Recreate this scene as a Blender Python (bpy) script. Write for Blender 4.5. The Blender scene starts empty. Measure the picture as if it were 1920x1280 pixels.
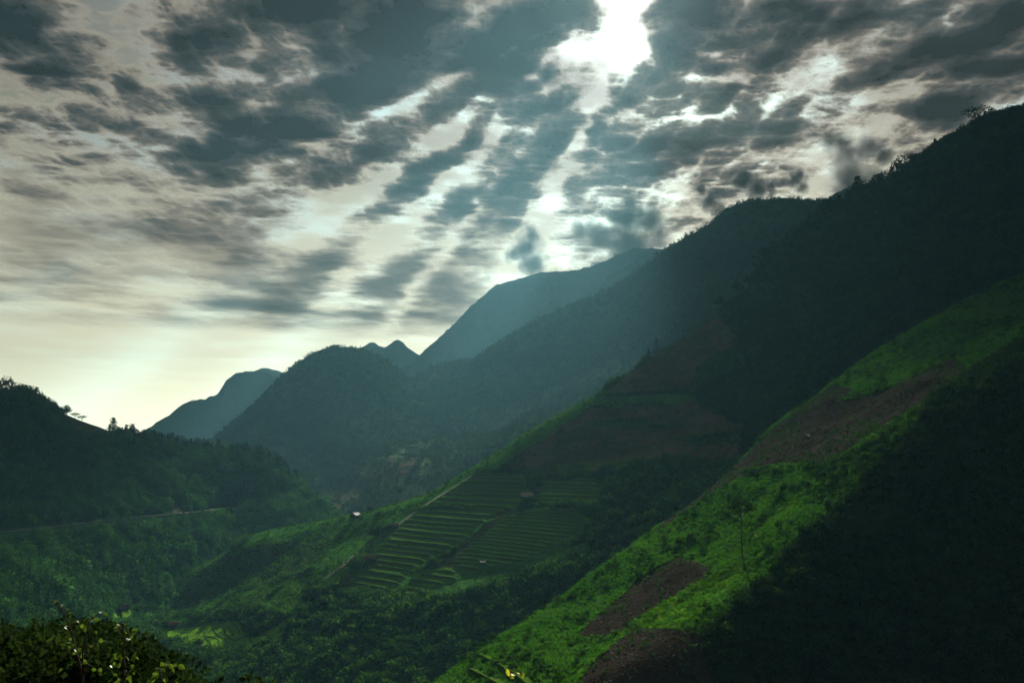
import bpy, math, random
import numpy as np
from mathutils import Vector, Matrix

random.seed(7)
RNG = np.random.default_rng(7)
scene = bpy.context.scene
COL = scene.collection

# ------------------------------------------------------------------ camera
W0, H0, FOC, YH = 1920.0, 1280.0, 1660.0, 860.0
TH = math.atan((YH - H0 / 2) / FOC)
cam_d = bpy.data.cameras.new('camera')
cam_d.sensor_width = 36.0
cam_d.lens = FOC / W0 * 36.0
cam_d.clip_start = 0.1
cam_d.clip_end = 80000.0
cam = bpy.data.objects.new('camera', cam_d)
COL.objects.link(cam)
cam.rotation_euler = (math.pi / 2 + TH, 0, 0)
scene.camera = cam

FWD = np.array([0, math.cos(TH), math.sin(TH)])
UPV = np.array([0, -math.sin(TH), math.cos(TH)])

def ray(px, py):
    return FWD + np.array([1.0, 0, 0]) * ((px - W0 / 2) / FOC) + UPV * ((H0 / 2 - py) / FOC)

def at(px, py, d):
    r = ray(px, py)
    return r * (d / r[1])

def project(P):
    P = np.asarray(P, float)
    z = P @ FWD
    z = np.where(z < 0.5, 0.5, z)
    return W0 / 2 + P[..., 0] / z * FOC, H0 / 2 - (P @ UPV) / z * FOC

# ------------------------------------------------------------------ sun, sky, exposure
SUN_DIR = ray(1205, -25)
SUN_DIR = SUN_DIR / np.linalg.norm(SUN_DIR)
SUN_EL = math.asin(SUN_DIR[2])
SUN_AZ = math.atan2(SUN_DIR[0], SUN_DIR[1])
sd = bpy.data.lights.new('sun', 'SUN')
sd.energy = 5.0
sd.angle = math.radians(0.6)
sd.color = (1.0, 0.93, 0.80)
sun = bpy.data.objects.new('sun', sd)
COL.objects.link(sun)
sun.rotation_euler = Vector(SUN_DIR).to_track_quat('Z', 'Y').to_euler()

scene.view_settings.view_transform = 'Standard'
scene.view_settings.look = 'None'
scene.view_settings.exposure = 0.52
scene.view_settings.gamma = 1.0
scene.view_settings.use_curve_mapping = False
cy = scene.cycles
cy.use_denoising = True
cy.max_bounces = 2
cy.diffuse_bounces = 1
cy.glossy_bounces = 1
cy.transmission_bounces = 3
cy.volume_bounces = 0
cy.transparent_max_bounces = 24
cy.caustics_reflective = False
cy.caustics_refractive = False
cy.sample_clamp_indirect = 4.0
cy.use_adaptive_sampling = True
cy.adaptive_threshold = 0.02


class NB:
    """small helper for node trees"""
    def __init__(self, tree):
        self.t = tree
        tree.nodes.clear()
    def n(self, kind, **kw):
        nd = self.t.nodes.new(kind)
        for k, v in kw.items():
            setattr(nd, k, v)
        return nd
    def link(self, a, b):
        self.t.links.new(a, b)
    def put(self, sock, v):
        if isinstance(v, bpy.types.NodeSocket):
            self.link(v, sock)
        else:
            sock.default_value = v
    def math(self, op, a, b=0.0, c=None, clamp=False):
        nd = self.n('ShaderNodeMath', operation=op, use_clamp=clamp)
        self.put(nd.inputs[0], a)
        self.put(nd.inputs[1], b)
        if c is not None:
            self.put(nd.inputs[2], c)
        return nd.outputs[0]
    def vmath(self, op, a, b=(0, 0, 0), scale=None):
        nd = self.n('ShaderNodeVectorMath', operation=op)
        self.put(nd.inputs[0], a)
        self.put(nd.inputs[1], b)
        if scale is not None:
            self.put(nd.inputs[3], scale)
        return nd.outputs[1] if op in ('DOT_PRODUCT', 'LENGTH') else nd.outputs[0]
    def mix(self, f, a, b, blend='MIX'):
        nd = self.n('ShaderNodeMix', data_type='RGBA', blend_type=blend)
        self.put(nd.inputs[0], f)
        self.put(nd.inputs[6], a)
        self.put(nd.inputs[7], b)
        return nd.outputs[2]
    def noise(self, vec, scale, detail=4.0, rough=0.55, lac=2.0, dist=0.0, dim='3D'):
        nd = self.n('ShaderNodeTexNoise', noise_dimensions=dim)
        if vec is not None:
            self.put(nd.inputs['Vector'], vec)
        nd.inputs['Scale'].default_value = scale
        nd.inputs['Detail'].default_value = detail
        nd.inputs['Roughness'].default_value = rough
        nd.inputs['Lacunarity'].default_value = lac
        nd.inputs['Distortion'].default_value = dist
        return nd.outputs['Fac'], nd.outputs['Color']
    def smooth(self, v, a, b, lo=0.0, hi=1.0):
        nd = self.n('ShaderNodeMapRange', interpolation_type='SMOOTHSTEP')
        self.put(nd.inputs[0], v)
        self.put(nd.inputs[1], a)
        self.put(nd.inputs[2], b)
        self.put(nd.inputs[3], lo)
        self.put(nd.inputs[4], hi)
        return nd.outputs[0]
    def ramp(self, v, stops):
        nd = self.n('ShaderNodeValToRGB')
        self.put(nd.inputs[0], v)
        e = nd.color_ramp.elements
        while len(e) < len(stops):
            e.new(0.5)
        for i, (p, c) in enumerate(stops):
            e[i].position = p
            e[i].color = (*c, 1)
        return nd.outputs[0]


world = bpy.data.worlds.new('World')
scene.world = world
world.use_nodes = True
world.cycles.sampling_method = 'MANUAL'
world.cycles.sample_map_resolution = 256
b = NB(world.node_tree)
geo = b.n('ShaderNodeTexCoord')
D = geo.outputs['Generated']
sep = b.n('ShaderNodeSeparateXYZ')
b.link(D, sep.inputs[0])
dz = b.math('MAXIMUM', sep.outputs[2], 0.0)
# high cloud deck: the direction is carried onto a flat layer overhead
den = b.math('ADD', dz, 0.035)
comb = b.n('ShaderNodeCombineXYZ')
b.link(b.math('DIVIDE', sep.outputs[0], den), comb.inputs[0])
b.link(b.math('DIVIDE', sep.outputs[1], den), comb.inputs[1])
rotn = b.n('ShaderNodeVectorRotate', rotation_type='Z_AXIS')
b.link(comb.outputs[0], rotn.inputs['Vector'])
rotn.inputs['Angle'].default_value = math.radians(28)
stretch = b.vmath('MULTIPLY', rotn.outputs[0], (1.0, 0.72, 1.0))
n1 = b.noise(stretch, 2.6, 4.0, 0.6, dim='2D')[0]
cover = b.smooth(n1, 0.30, 0.58)
dens = b.smooth(n1, 0.40, 0.75)
c = b.vmath('DOT_PRODUCT', D, tuple(float(v) for v in SUN_DIR))
c = b.math('MAXIMUM', c, 0.0)
wide = b.math('POWER', c, 7.0)
mid = b.math('POWER', c, 50.0)
core = b.math('POWER', c, 420.0)
lum = b.math('ADD', b.math('MULTIPLY', wide, 0.30), 0.022)
lum = b.math('ADD', lum, b.math('MULTIPLY', mid, 0.22))
lum = b.math('ADD', lum, b.math('MULTIPLY', core, 0.7))
thin = b.mix(dens, (1.0, 0.95, 0.88, 1), (0.66, 0.66, 0.65, 1))
cloud = b.vmath('SCALE', thin, scale=lum)
sky = b.n('ShaderNodeTexSky', sky_type='NISHITA')
sky.sun_disc = False
sky.sun_elevation = SUN_EL
sky.sun_rotation = SUN_AZ
sky.air_density = 1.0
sky.dust_density = 2.0
SKY_K = 0.05
skyc = b.vmath('SCALE', b.vmath('MULTIPLY', sky.outputs[0], (0.62, 0.95, 1.05)), scale=SKY_K)
skyc = b.vmath('SCALE', skyc, scale=b.math('ADD', b.math('MULTIPLY', wide, 0.9), 0.25))
up = b.mix(cover, skyc, cloud)
# thin moist air low over the horizon
hz = b.math('POWER', b.math('SUBTRACT', 1.0, dz, clamp=True), 6.2)
hzl = b.math('ADD', b.math('MULTIPLY', b.math('POWER', c, 1.6), 2.7), 0.06)
hzc = b.vmath('SCALE', (1.0, 1.0, 0.70), scale=hzl)
hcol = b.mix(b.math('MULTIPLY', hz, 0.93), up, hzc)
low = b.smooth(sep.outputs[2], -0.06, 0.0)
allc = b.mix(low, (0.010, 0.016, 0.012, 1), hcol)
bg = b.n('ShaderNodeBackground')
b.link(allc, bg.inputs[0])
bg.inputs[1].default_value = 1.0
wo = b.n('ShaderNodeOutputWorld')
b.link(bg.outputs[0], wo.inputs[0])

# ------------------------------------------------------------------ numeric noise
def _hash(ix, iy, iz, seed):
    h = (ix * 374761393 + iy * 668265263 + iz * 2147483647 + seed * 974634777) & 0xFFFFFFFF
    h = ((h ^ (h >> 13)) * 1274126177) & 0xFFFFFFFF
    h = ((h ^ (h >> 16)) * 2246822519) & 0xFFFFFFFF
    return ((h ^ (h >> 15)) & 0xFFFFFF) / float(0xFFFFFF)

def vnoise(P, seed=0):
    P = np.asarray(P, float)
    I = np.floor(P).astype(np.int64)
    f = P - I
    f = f * f * f * (f * (f * 6 - 15) + 10)
    out = 0
    for dx in (0, 1):
        wx = f[..., 0] if dx else 1 - f[..., 0]
        for dy in (0, 1):
            wy = f[..., 1] if dy else 1 - f[..., 1]
            for dzz in (0, 1):
                wz = f[..., 2] if dzz else 1 - f[..., 2]
                out = out + wx * wy * wz * _hash(I[..., 0] + dx, I[..., 1] + dy, I[..., 2] + dzz, seed)
    return out * 2 - 1

def fbm(P, octv=4, gain=0.5, seed=0, ridged=False):
    a, s, tot = 1.0, 0.0, 0.0
    P = np.asarray(P, float)
    for o in range(octv):
        v = vnoise(P, seed + o * 17)
        if ridged:
            v = 1 - 2 * np.abs(v)
        s = s + a * v
        tot += a
        a *= gain
        P = P * 2.03 + 11.7
    return s / tot

def sstep(x, a, c_):
    t = np.clip((x - a) / (c_ - a), 0, 1)
    return t * t * (3 - 2 * t)

def inpoly(px, py, poly):
    r = np.zeros(np.shape(px), bool)
    n = len(poly)
    for i in range(n):
        x1, y1 = poly[i]
        x2, y2 = poly[(i + 1) % n]
        if y1 == y2:
            continue
        cnd = ((y1 > py) != (y2 > py)) & (px < (x2 - x1) * (py - y1) / (y2 - y1) + x1)
        r ^= cnd
    return r

def pchip(x, Y, xq):
    """monotone cubic through Y[k] (k first axis) at x, sampled at xq"""
    x = np.asarray(x, float)
    Y = np.asarray(Y, float)
    sh = (-1,) + (1,) * (Y.ndim - 1)
    h = np.diff(x)
    de = np.diff(Y, axis=0) / h.reshape(sh)
    m = np.zeros_like(Y)
    if len(x) > 2:
        d0, d1 = de[:-1], de[1:]
        same = (d0 * d1) > 0
        w1 = (2 * h[1:] + h[:-1]).reshape(sh)
        w2 = (h[1:] + 2 * h[:-1]).reshape(sh)
        with np.errstate(divide='ignore', invalid='ignore'):
            hm = (w1 + w2) / (w1 / d0 + w2 / d1)
        m[1:-1] = np.where(same, hm, 0)
    m[0], m[-1] = de[0], de[-1]
    k = np.clip(np.searchsorted(x, xq) - 1, 0, len(x) - 2)
    hh = h[k].reshape(sh)
    t = ((xq - x[k]) / h[k]).reshape(sh)
    return ((2 * t**3 - 3 * t**2 + 1) * Y[k] + (t**3 - 2 * t**2 + t) * hh * m[k]
            + (-2 * t**3 + 3 * t**2) * Y[k + 1] + (t**3 - t**2) * hh * m[k + 1])

# ------------------------------------------------------------------ materials
def material(name):
    m = bpy.data.materials.new(name)
    m.use_nodes = True
    return m, NB(m.node_tree)

def simple_mat(name, col, rough=0.9, var=0.25, scale=1.5, bump=0.0, bscale=8.0):
    m, b = material(name)
    tc = b.n('ShaderNodeTexCoord')
    f = b.noise(tc.outputs['Object'], scale, 4.0)[0]
    cc = b.vmath('SCALE', (*col,), scale=b.math('ADD', 1.0 - var, b.math('MULTIPLY', f, var * 2)))
    p = b.n('ShaderNodeBsdfPrincipled')
    b.link(cc, p.inputs['Base Color'])
    p.inputs['Roughness'].default_value = rough
    p.inputs['Specular IOR Level'].default_value = 0.25
    if bump:
        bn = b.n('ShaderNodeBump')
        bn.inputs['Strength'].default_value = bump
        b.link(b.noise(tc.outputs['Object'], bscale, 4.0)[0], bn.inputs['Height'])
        b.link(bn.outputs[0], p.inputs['Normal'])
    o = b.n('ShaderNodeOutputMaterial')
    b.link(p.outputs[0], o.inputs[0])
    return m

def leaf_mat(name, c1, c2, trans=0.35, gloss=0.0):
    m, b = material(name)
    oi = b.n('ShaderNodeObjectInfo')
    g = b.n('ShaderNodeNewGeometry')
    n = b.noise(g.outputs['Position'], 0.045, 3.0)[0]
    f = b.math('ADD', b.math('MULTIPLY', b.math('POWER', oi.outputs['Random'], 1.6), 0.62), b.math('MULTIPLY', b.smooth(n, 0.36, 0.64), 0.38))
    cc = b.mix(f, (*c1, 1), (*c2, 1))
    isl = b.math('ADD', 0.6, b.math('MULTIPLY', g.outputs['Random Per Island'], 0.8))
    cc = b.vmath('SCALE', cc, scale=isl)
    d = b.n('ShaderNodeBsdfDiffuse')
    b.link(cc, d.inputs[0])
    t = b.n('ShaderNodeBsdfTranslucent')
    b.link(b.vmath('MULTIPLY', cc, (1.25, 1.35, 0.7)), t.inputs[0])
    mx = b.n('ShaderNodeMixShader')
    mx.inputs[0].default_value = trans
    b.link(d.outputs[0], mx.inputs[1])
    b.link(t.outputs[0], mx.inputs[2])
    res = mx.outputs[0]
    if gloss:
        gl = b.n('ShaderNodeBsdfGlossy')
        gl.inputs['Roughness'].default_value = 0.35
        gl.inputs['Color'].default_value = (0.6, 0.65, 0.6, 1)
        m2 = b.n('ShaderNodeMixShader')
        m2.inputs[0].default_value = gloss
        b.link(res, m2.inputs[1])
        b.link(gl.outputs[0], m2.inputs[2])
        res = m2.outputs[0]
    o = b.n('ShaderNodeOutputMaterial')
    b.link(res, o.inputs[0])
    return m

def terrain_mat(name, grain, bump=0.6, var=0.5):
    """albedo comes from the mesh's colour layer (which field or scrub grows there), grain from noise"""
    m, b = material(name)
    at_ = b.n('ShaderNodeAttribute', attribute_name='albedo')
    g = b.n('ShaderNodeNewGeometry')
    pos = g.outputs['Position']
    f1 = b.noise(pos, 1.0 / grain, 3.0, 0.65)[0]
    f2 = b.noise(pos, 0.12 / grain, 3.0, 0.6)[0]
    k = b.math('ADD', b.math('MULTIPLY', b.smooth(f1, 0.25, 0.75), var), b.math('MULTIPLY', b.smooth(f2, 0.3, 0.7), var))
    cc = b.vmath('SCALE', at_.outputs['Color'], scale=b.math('ADD', 1.0 - var, k))
    d = b.n('ShaderNodeBsdfDiffuse')
    b.link(cc, d.inputs[0])
    bn = b.n('ShaderNodeBump')
    bn.inputs['Strength'].default_value = bump
    bn.inputs['Distance'].default_value = grain * 0.7
    b.link(f1, bn.inputs['Height'])
    b.link(bn.outputs[0], d.inputs['Normal'])
    o = b.n('ShaderNodeOutputMaterial')
    b.link(d.outputs[0], o.inputs[0])
    return m

MAT_NEAR = terrain_mat('ground_near', 0.8, 0.7)
MAT_MID = terrain_mat('ground_mid', 2.2, 0.8)
MAT_FAR = terrain_mat('ground_far', 9.0, 0.9)
MAT_VFAR = terrain_mat('ground_distant', 30.0, 0.6, 0.35)

def mesh_object(name, verts, faces, mat=None, parent=None, smooth=False):
    me = bpy.data.meshes.new(name)
    me.from_pydata([tuple(map(float, v)) for v in verts], [], [tuple(map(int, f)) for f in faces])
    if smooth:
        me.shade_smooth()
    if mat is not None:
        me.materials.append(mat)
    o = bpy.data.objects.new(name, me)
    COL.objects.link(o)
    if parent is not None:
        o.parent = parent
    return o

def tag(o, label=None, cat=None, group=None, kind=None):
    if label: o['label'] = label
    if cat: o['category'] = cat
    if group: o['group'] = group
    if kind: o['kind'] = kind
    return o

# ------------------------------------------------------------------ hills lofted between ridge and valley lines
class Hill:
    def __init__(self, name, rows, nu, nv, back, amp, scale, gully=0.0, gscale=6.0, seed=0, calm=None, crest_amp=0.35, vpow=1.0, rough=None):
        ctrl = []
        us = np.linspace(0, 1, nu)
        for r in rows:
            r = np.array(r, float)
            u = (r[:, 0] - r[0, 0]) / (r[-1, 0] - r[0, 0])
            q = pchip(u, r, us)
            ctrl.append(np.array([at(*p) for p in q]))
        crest = ctrl[0]
        pre = []
        for (dx, dy, dzz) in back:
            pre.append(crest + np.array([dx, dy, dzz]))
        net = np.array(pre[::-1] + ctrl)
        self.nb = len(pre)
        dist = np.linalg.norm(np.diff(net, axis=0), axis=2).mean(axis=1)
        vk = np.concatenate([[0], np.cumsum(dist)])
        self.vcrest = vk[self.nb]
        # sample more densely on the front
        nbk = max(6, nv // 8)
        vq = np.concatenate([np.linspace(0, vk[self.nb], nbk, endpoint=False),
                             vk[self.nb] + (vk[-1] - vk[self.nb]) * np.linspace(0, 1, nv) ** vpow])
        P = pchip(vk, net, vq)
        self.nbk = nbk
        nrm = self._normals(P)
        tap = np.clip(np.abs(vq - self.vcrest) / (0.10 * (vk[-1] - self.vcrest)), 0, 1)
        tap = crest_amp + (1 - crest_amp) * tap
        mask = np.ones(P.shape[:2])
        px, py = project(P)
        if calm is not None:
            for poly, k in calm:
                mask = np.where(inpoly(px, py, poly), k, mask)
            for _ in range(6):
                mp = np.pad(mask, 1, mode='edge')
                mask = (mp[1:-1, 1:-1] + mp[2:, 1:-1] + mp[:-2, 1:-1] + mp[1:-1, 2:] + mp[1:-1, :-2]) / 5
        disp = amp * fbm(P / scale, 5, 0.52, seed)
        if gully:
            L = np.linalg.norm(np.diff(crest, axis=0), axis=1).sum()
            uu = np.broadcast_to(us[None, :] * L, P.shape[:2])
            vv = np.broadcast_to(vq[:, None], P.shape[:2])
            q = np.stack([uu / gscale, vv / (gscale * 4.5), np.zeros_like(uu)], -1)
            wob = fbm(P / (gscale * 2.2), 3, 0.5, seed + 5)
            q[..., 0] += wob * 1.2
            disp = disp - gully * (fbm(q, 3, 0.5, seed + 9, ridged=True) * -1.0) * 0.6
        P = P + nrm * (disp * tap[:, None] * mask)[..., None]
        if rough:
            P = P + np.array([0, 0, 1.0]) * (rough[0] * fbm(P / rough[1], 4, 0.6, seed + 31))[..., None]
        self.P, self.us, self.vq = P, us, vq
        self.nrm = self._normals(P)
        self.px, self.py = project(P)
        self.name = name
        self.nvt, self.nu = P.shape[:2]

    @staticmethod
    def _normals(P):
        du = np.gradient(P, axis=1)
        dv = np.gradient(P, axis=0)
        n = np.cross(dv, du)
        n /= np.linalg.norm(n, axis=2, keepdims=True) + 1e-9
        n *= np.sign(n[..., 2:3] + 1e-9)
        return n

    def build(self, mat, colour):
        nvt, nu = self.nvt, self.nu
        me = bpy.data.meshes.new(self.name)
        idx = np.arange(nvt * nu).reshape(nvt, nu)
        quads = np.stack([idx[:-1, :-1], idx[1:, :-1], idx[1:, 1:], idx[:-1, 1:]], -1).reshape(-1, 4)
        me.vertices.add(nvt * nu)
        me.vertices.foreach_set('co', self.P.reshape(-1).astype(np.float32))
        me.loops.add(quads.size)
        me.loops.foreach_set('vertex_index', quads.reshape(-1).astype(np.int32))
        me.polygons.add(len(quads))
        me.polygons.foreach_set('loop_start', (np.arange(len(quads)) * 4).astype(np.int32))
        me.update(calc_edges=True)
        me.shade_smooth()
        a = me.attributes.new('albedo', 'FLOAT_COLOR', 'POINT')
        colv = np.concatenate([colour.reshape(-1, 3), np.ones((nvt * nu, 1))], 1)
        a.data.foreach_set('color', colv.reshape(-1).astype(np.float32))
        me.materials.append(mat)
        o = bpy.data.objects.new(self.name, me)
        COL.objects.link(o)
        o['kind'] = 'structure'
        self.obj = o
        return o

    def find(self, px, py):
        """surface point seen at a place of the photograph"""
        a = self.nbk
        d = (self.px[a:] - px) ** 2 + (self.py[a:] - py) ** 2
        i, j = np.unravel_index(np.argmin(d), d.shape)
        i += a
        best = self.P[i, j]
        i0, j0 = min(max(i, a + 1), self.nvt - 2), min(max(j, 1), self.nu - 2)
        J = np.array([[self.px[i0, j0 + 1] - self.px[i0, j0 - 1], self.px[i0 + 1, j0] - self.px[i0 - 1, j0]],
                      [self.py[i0, j0 + 1] - self.py[i0, j0 - 1], self.py[i0 + 1, j0] - self.py[i0 - 1, j0]]]) / 2
        try:
            s = np.linalg.solve(J, [px - self.px[i, j], py - self.py[i, j]])
            s = np.clip(s, -1, 1)
            best = best + (self.P[i0, j0 + 1] - self.P[i0, j0 - 1]) / 2 * s[0] + (self.P[i0 + 1, j0] - self.P[i0 - 1, j0]) / 2 * s[1]
        except np.linalg.LinAlgError:
            pass
        return best, self.nrm[i, j]

    def crest_point(self, px):
        j = int(np.argmin(np.abs(self.px[self.nbk] - px)))
        return self.P[self.nbk, j]

    def scatter(self, n, rng, v0=0.0):
        """area weighted random points on the front; returns positions, normals, pixels, front fraction"""
        a = self.nbk
        P = self.P[a:]
        A = np.linalg.norm(np.cross(P[1:, :-1] - P[:-1, :-1], P[:-1, 1:] - P[:-1, :-1]), axis=2)
        w = (A / A.sum()).ravel()
        k = rng.choice(len(w), n, p=w)
        i, j = np.unravel_index(k, A.shape)
        s, t = rng.random(n)[:, None], rng.random(n)[:, None]
        def bil(X):
            return (X[i, j] * (1 - s) + X[i + 1, j] * s) * (1 - t) + (X[i, j + 1] * (1 - s) + X[i + 1, j + 1] * s) * t
        Q = bil(P)
        N = bil(self.nrm[a:])
        px, py = project(Q)
        return Q, N, px, py

def paint(h, base, regions, jit=5.0, seed=3):
    jx = fbm(h.P / 14.0, 4, 0.65, seed) * jit * 1.8
    jy = fbm(h.P / 14.0, 4, 0.65, seed + 40) * jit * 1.8
    px, py = h.px + jx, h.py + jy
    c = np.broadcast_to(np.array(base, float), h.P.shape).copy()
    weed = sstep(fbm(h.P / 9.0, 4, 0.6, seed + 77), 0.05, 0.45)[..., None]
    for poly, col in regions:
        m_ = inpoly(px, py, poly)
        c[m_] = col
        if col[0] > col[1] and col[0] < 0.1:      # ploughed soil is never clean: weeds run into it
            mix_ = np.array(col) * (1 - 0.75 * weed) + np.array((0.030, 0.060, 0.016)) * 0.75 * weed
            c[m_] = mix_[m_]
    return c

def mk(poly):
    return [(float(a), float(b_)) for a, b_ in poly]

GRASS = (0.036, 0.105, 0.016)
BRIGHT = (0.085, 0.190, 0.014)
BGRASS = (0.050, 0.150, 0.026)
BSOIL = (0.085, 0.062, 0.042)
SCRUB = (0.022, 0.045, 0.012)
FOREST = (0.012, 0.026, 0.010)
SOIL = (0.042, 0.037, 0.027)
SOILD = (0.029, 0.023, 0.017)
DULL = (0.045, 0.062, 0.024)

# ---- terraced spur in the middle of the valley
B_crest = [(120, 1260, 560), (200, 1190, 545), (260, 1148, 555), (330, 1085, 556), (430, 1030, 550), (480, 1000, 546), (560, 985, 536), (650, 968, 518),
           (720, 951, 504), (800, 925, 496), (900, 870, 498), (1000, 805, 508), (1130, 737, 522), (1230, 668, 532), (1350, 596, 545),
           (1400, 556, 552), (1450, 500, 560), (1500, 466, 567), (1570, 412, 575), (1640, 362, 585), (1700, 320, 592), (1780, 268, 598),
           (1850, 230, 603), (1920, 208, 608), (2050, 150, 615), (2200, 90, 620)]
B_1 = [(100, 1275, 512), (230, 1185, 505), (330, 1140, 495), (450, 1085, 483), (560, 1050, 467), (700, 1010, 446), (850, 960, 440),
       (1000, 890, 450), (1150, 810, 465), (1300, 720, 482), (1450, 620, 498), (1600, 520, 512), (1750, 420, 524), (1920, 330, 532), (2200, 230, 540)]
B_2 = [(80, 1290, 440), (200, 1222, 432), (300, 1205, 420), (420, 1190, 404), (560, 1140, 394), (700, 1100, 390), (850, 1060, 385),
       (1000, 1000, 385), (1150, 930, 390), (1300, 850, 396), (1450, 760, 402), (1600, 660, 410), (1750, 570, 418), (1920, 470, 428), (2200, 380, 440)]
B_3 = [(60, 1330, 390), (300, 1262, 368), (450, 1275, 340), (600, 1290, 315), (800, 1280, 302), (1000, 1220, 302), (1200, 1120, 308),
       (1400, 980, 318), (1600, 810, 335), (1750, 710, 352), (1920, 610, 372), (2200, 520, 390)]
B_4 = [(0, 1480, 300), (300, 1480, 290), (600, 1490, 260), (1000, 1440, 255), (1400, 1200, 270), (1750, 900, 300), (2200, 700, 330)]

P_TERR_L = mk([(700, 1030), (735, 985), (800, 940), (885, 882), (985, 890), (1000, 935), (905, 985), (880, 1012), (820, 1042), (770, 1078), (735, 1112), (640, 1112), (650, 1075)])
P_TERR_L2 = mk([(770, 1078), (830, 1060), (870, 1075), (790, 1118), (735, 1112)])
P_TERR_R = mk([(945, 962), (1010, 952), (1090, 953), (1108, 975), (1100, 1000), (1020, 1040), (960, 1062), (890, 1070), (845, 1062), (850, 1045), (885, 1010), (925, 980)])
P_TERR_U = mk([(1000, 900), (1130, 895), (1140, 945), (1000, 945)])
P_PADDY = mk([(296, 1182), (340, 1172), (395, 1167), (450, 1164), (458, 1185), (472, 1193), (490, 1188), (515, 1176), (532, 1166), (522, 1195), (475, 1210), (430, 1222), (395, 1216), (330, 1204)])
P_PADDY2 = mk([(478, 1130), (500, 1098), (545, 1082), (586, 1074), (582, 1108), (570, 1128), (545, 1150), (510, 1150)])
P_PADDY3 = mk([(284, 1166), (345, 1160), (390, 1158), (388, 1166), (340, 1170), (290, 1176)])

hillB = Hill('terraced_hill', [B_crest, B_1, B_2, B_3, B_4], 420, 270, [(10, 25, -9), (20, 80, -50), (30, 200, -190)],
             5.0, 60.0, 2.2, 45.0, seed=21,
             calm=[(P_TERR_L, 0.05), (P_TERR_L2, 0.05), (P_TERR_R, 0.05), (P_TERR_U, 0.1), (P_PADDY, 0.03), (P_PADDY2, 0.06)])
B_regions = [
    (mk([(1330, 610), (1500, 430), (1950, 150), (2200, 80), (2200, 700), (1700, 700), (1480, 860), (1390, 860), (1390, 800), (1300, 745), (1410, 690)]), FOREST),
    (mk([(930, 895), (1000, 828), (1130, 738), (1235, 660), (1350, 590), (1385, 640), (1310, 690), (1290, 735), (1330, 770), (1400, 800), (1385, 862), (1240, 862), (1060, 890)]), BSOIL),
    (mk([(1120, 742), (1285, 733), (1310, 750), (1270, 758), (1110, 762)]), BGRASS),
    (mk([(1100, 790), (1200, 785), (1260, 800), (1240, 808), (1100, 800)]), DULL),
    (mk([(1250, 815), (1390, 805), (1390, 830), (1300, 835)]), SCRUB),
    (mk([(440, 1040), (480, 995), (660, 960), (800, 920), (1000, 800), (1130, 730), (1120, 755), (1010, 830), (920, 890), (830, 945), (720, 1010), (640, 1085), (600, 1090), (500, 1080)]), BGRASS),
    (mk([(250, 1160), (330, 1085), (430, 1030), (560, 1010), (640, 1010), (580, 1075), (480, 1125), (400, 1150), (290, 1160)]), DULL),
    (P_TERR_L, BGRASS), (P_TERR_L2, BGRASS), (P_TERR_R, BGRASS), (P_TERR_U, DULL),
    (mk([(620, 1095), (700, 1040), (720, 1060), (660, 1100)]), BSOIL),
    (P_PADDY, (0.105, 0.250, 0.012)), (P_PADDY2, BRIGHT), (P_PADDY3, BGRASS),
    (mk([(820, 1062), (900, 985), (960, 950), (985, 955), (900, 1020), (850, 1070)]), DULL),
    (mk([(860, 1060), (960, 1062), (1100, 1010), (1110, 1030), (960, 1090), (820, 1120), (740, 1110)]), BGRASS),
]
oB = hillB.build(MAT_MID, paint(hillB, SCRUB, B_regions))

# ---- near spur on the right: sunlit flank and the shaded face towards the camera
A_crest = [(640, 1392, 150), (700, 1350, 153), (815, 1274, 165), (900, 1217, 178), (1000, 1152, 190), (1100, 1082, 203), (1200, 1012, 216), (1290, 947, 228), (1380, 872, 242),
           (1450, 806, 255), (1520, 748, 268), (1620, 674, 285), (1720, 616, 300), (1820, 563, 315), (1920, 515, 330), (2100, 430, 355), (2300, 350, 380)]
A_m = [(720, 1440, 138), (900, 1320, 146), (1000, 1240, 152), (1130, 1165, 162), (1260, 1075, 172), (1380, 985, 184), (1480, 890, 196), (1600, 790, 210), (1720, 705, 224), (1840, 640, 236), (1920, 596, 246), (2100, 500, 266), (2300, 410, 284)]
A_brk = [(800, 1500, 124), (900, 1420, 126), (1000, 1345, 130), (1100, 1275, 134), (1230, 1205, 138), (1300, 1172, 142), (1345, 1120, 146), (1440, 1070, 149), (1490, 1000, 154), (1550, 968, 157), (1610, 890, 163), (1700, 835, 168), (1760, 765, 174), (1850, 722, 179), (1920, 664, 186), (2100, 562, 200), (2300, 465, 212)]
A_3 = [(850, 1700, 108), (1000, 1600, 112), (1300, 1390, 122), (1600, 1170, 136), (1800, 1020, 146), (1920, 930, 153), (2300, 740, 172)]
A_4 = [(850, 2000, 92), (1300, 1760, 98), (1700, 1480, 108), (1920, 1330, 118), (2300, 1130, 132)]
A_5 = [(850, 2300, 74), (1300, 2080, 78), (1700, 1820, 84), (1920, 1660, 90), (2300, 1440, 100)]
P_SOIL_B = mk([(1085, 1190), (1150, 1130), (1215, 1075), (1275, 1042), (1337, 1066), (1290, 1110), (1215, 1160), (1130, 1192)])
P_SOIL_C = mk([(1080, 1330), (1090, 1262), (1130, 1225), (1190, 1176), (1310, 1180), (1335, 1230), (1335, 1330)])
P_STRIP = mk([(885, 1218), (905, 1213), (960, 1240), (1010, 1285), (1000, 1310), (960, 1290)])
hillA = Hill('near_hill', [A_crest, A_m, A_brk, A_3, A_4, A_5], 360, 260, [(6, 14, -7), (20, 60, -50), (30, 120, -110)],
             2.4, 23.0, 1.2, 16.0, seed=55, calm=[(P_SOIL_B, 0.3), (P_SOIL_C, 0.25), (P_STRIP, 0.1)])
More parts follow.
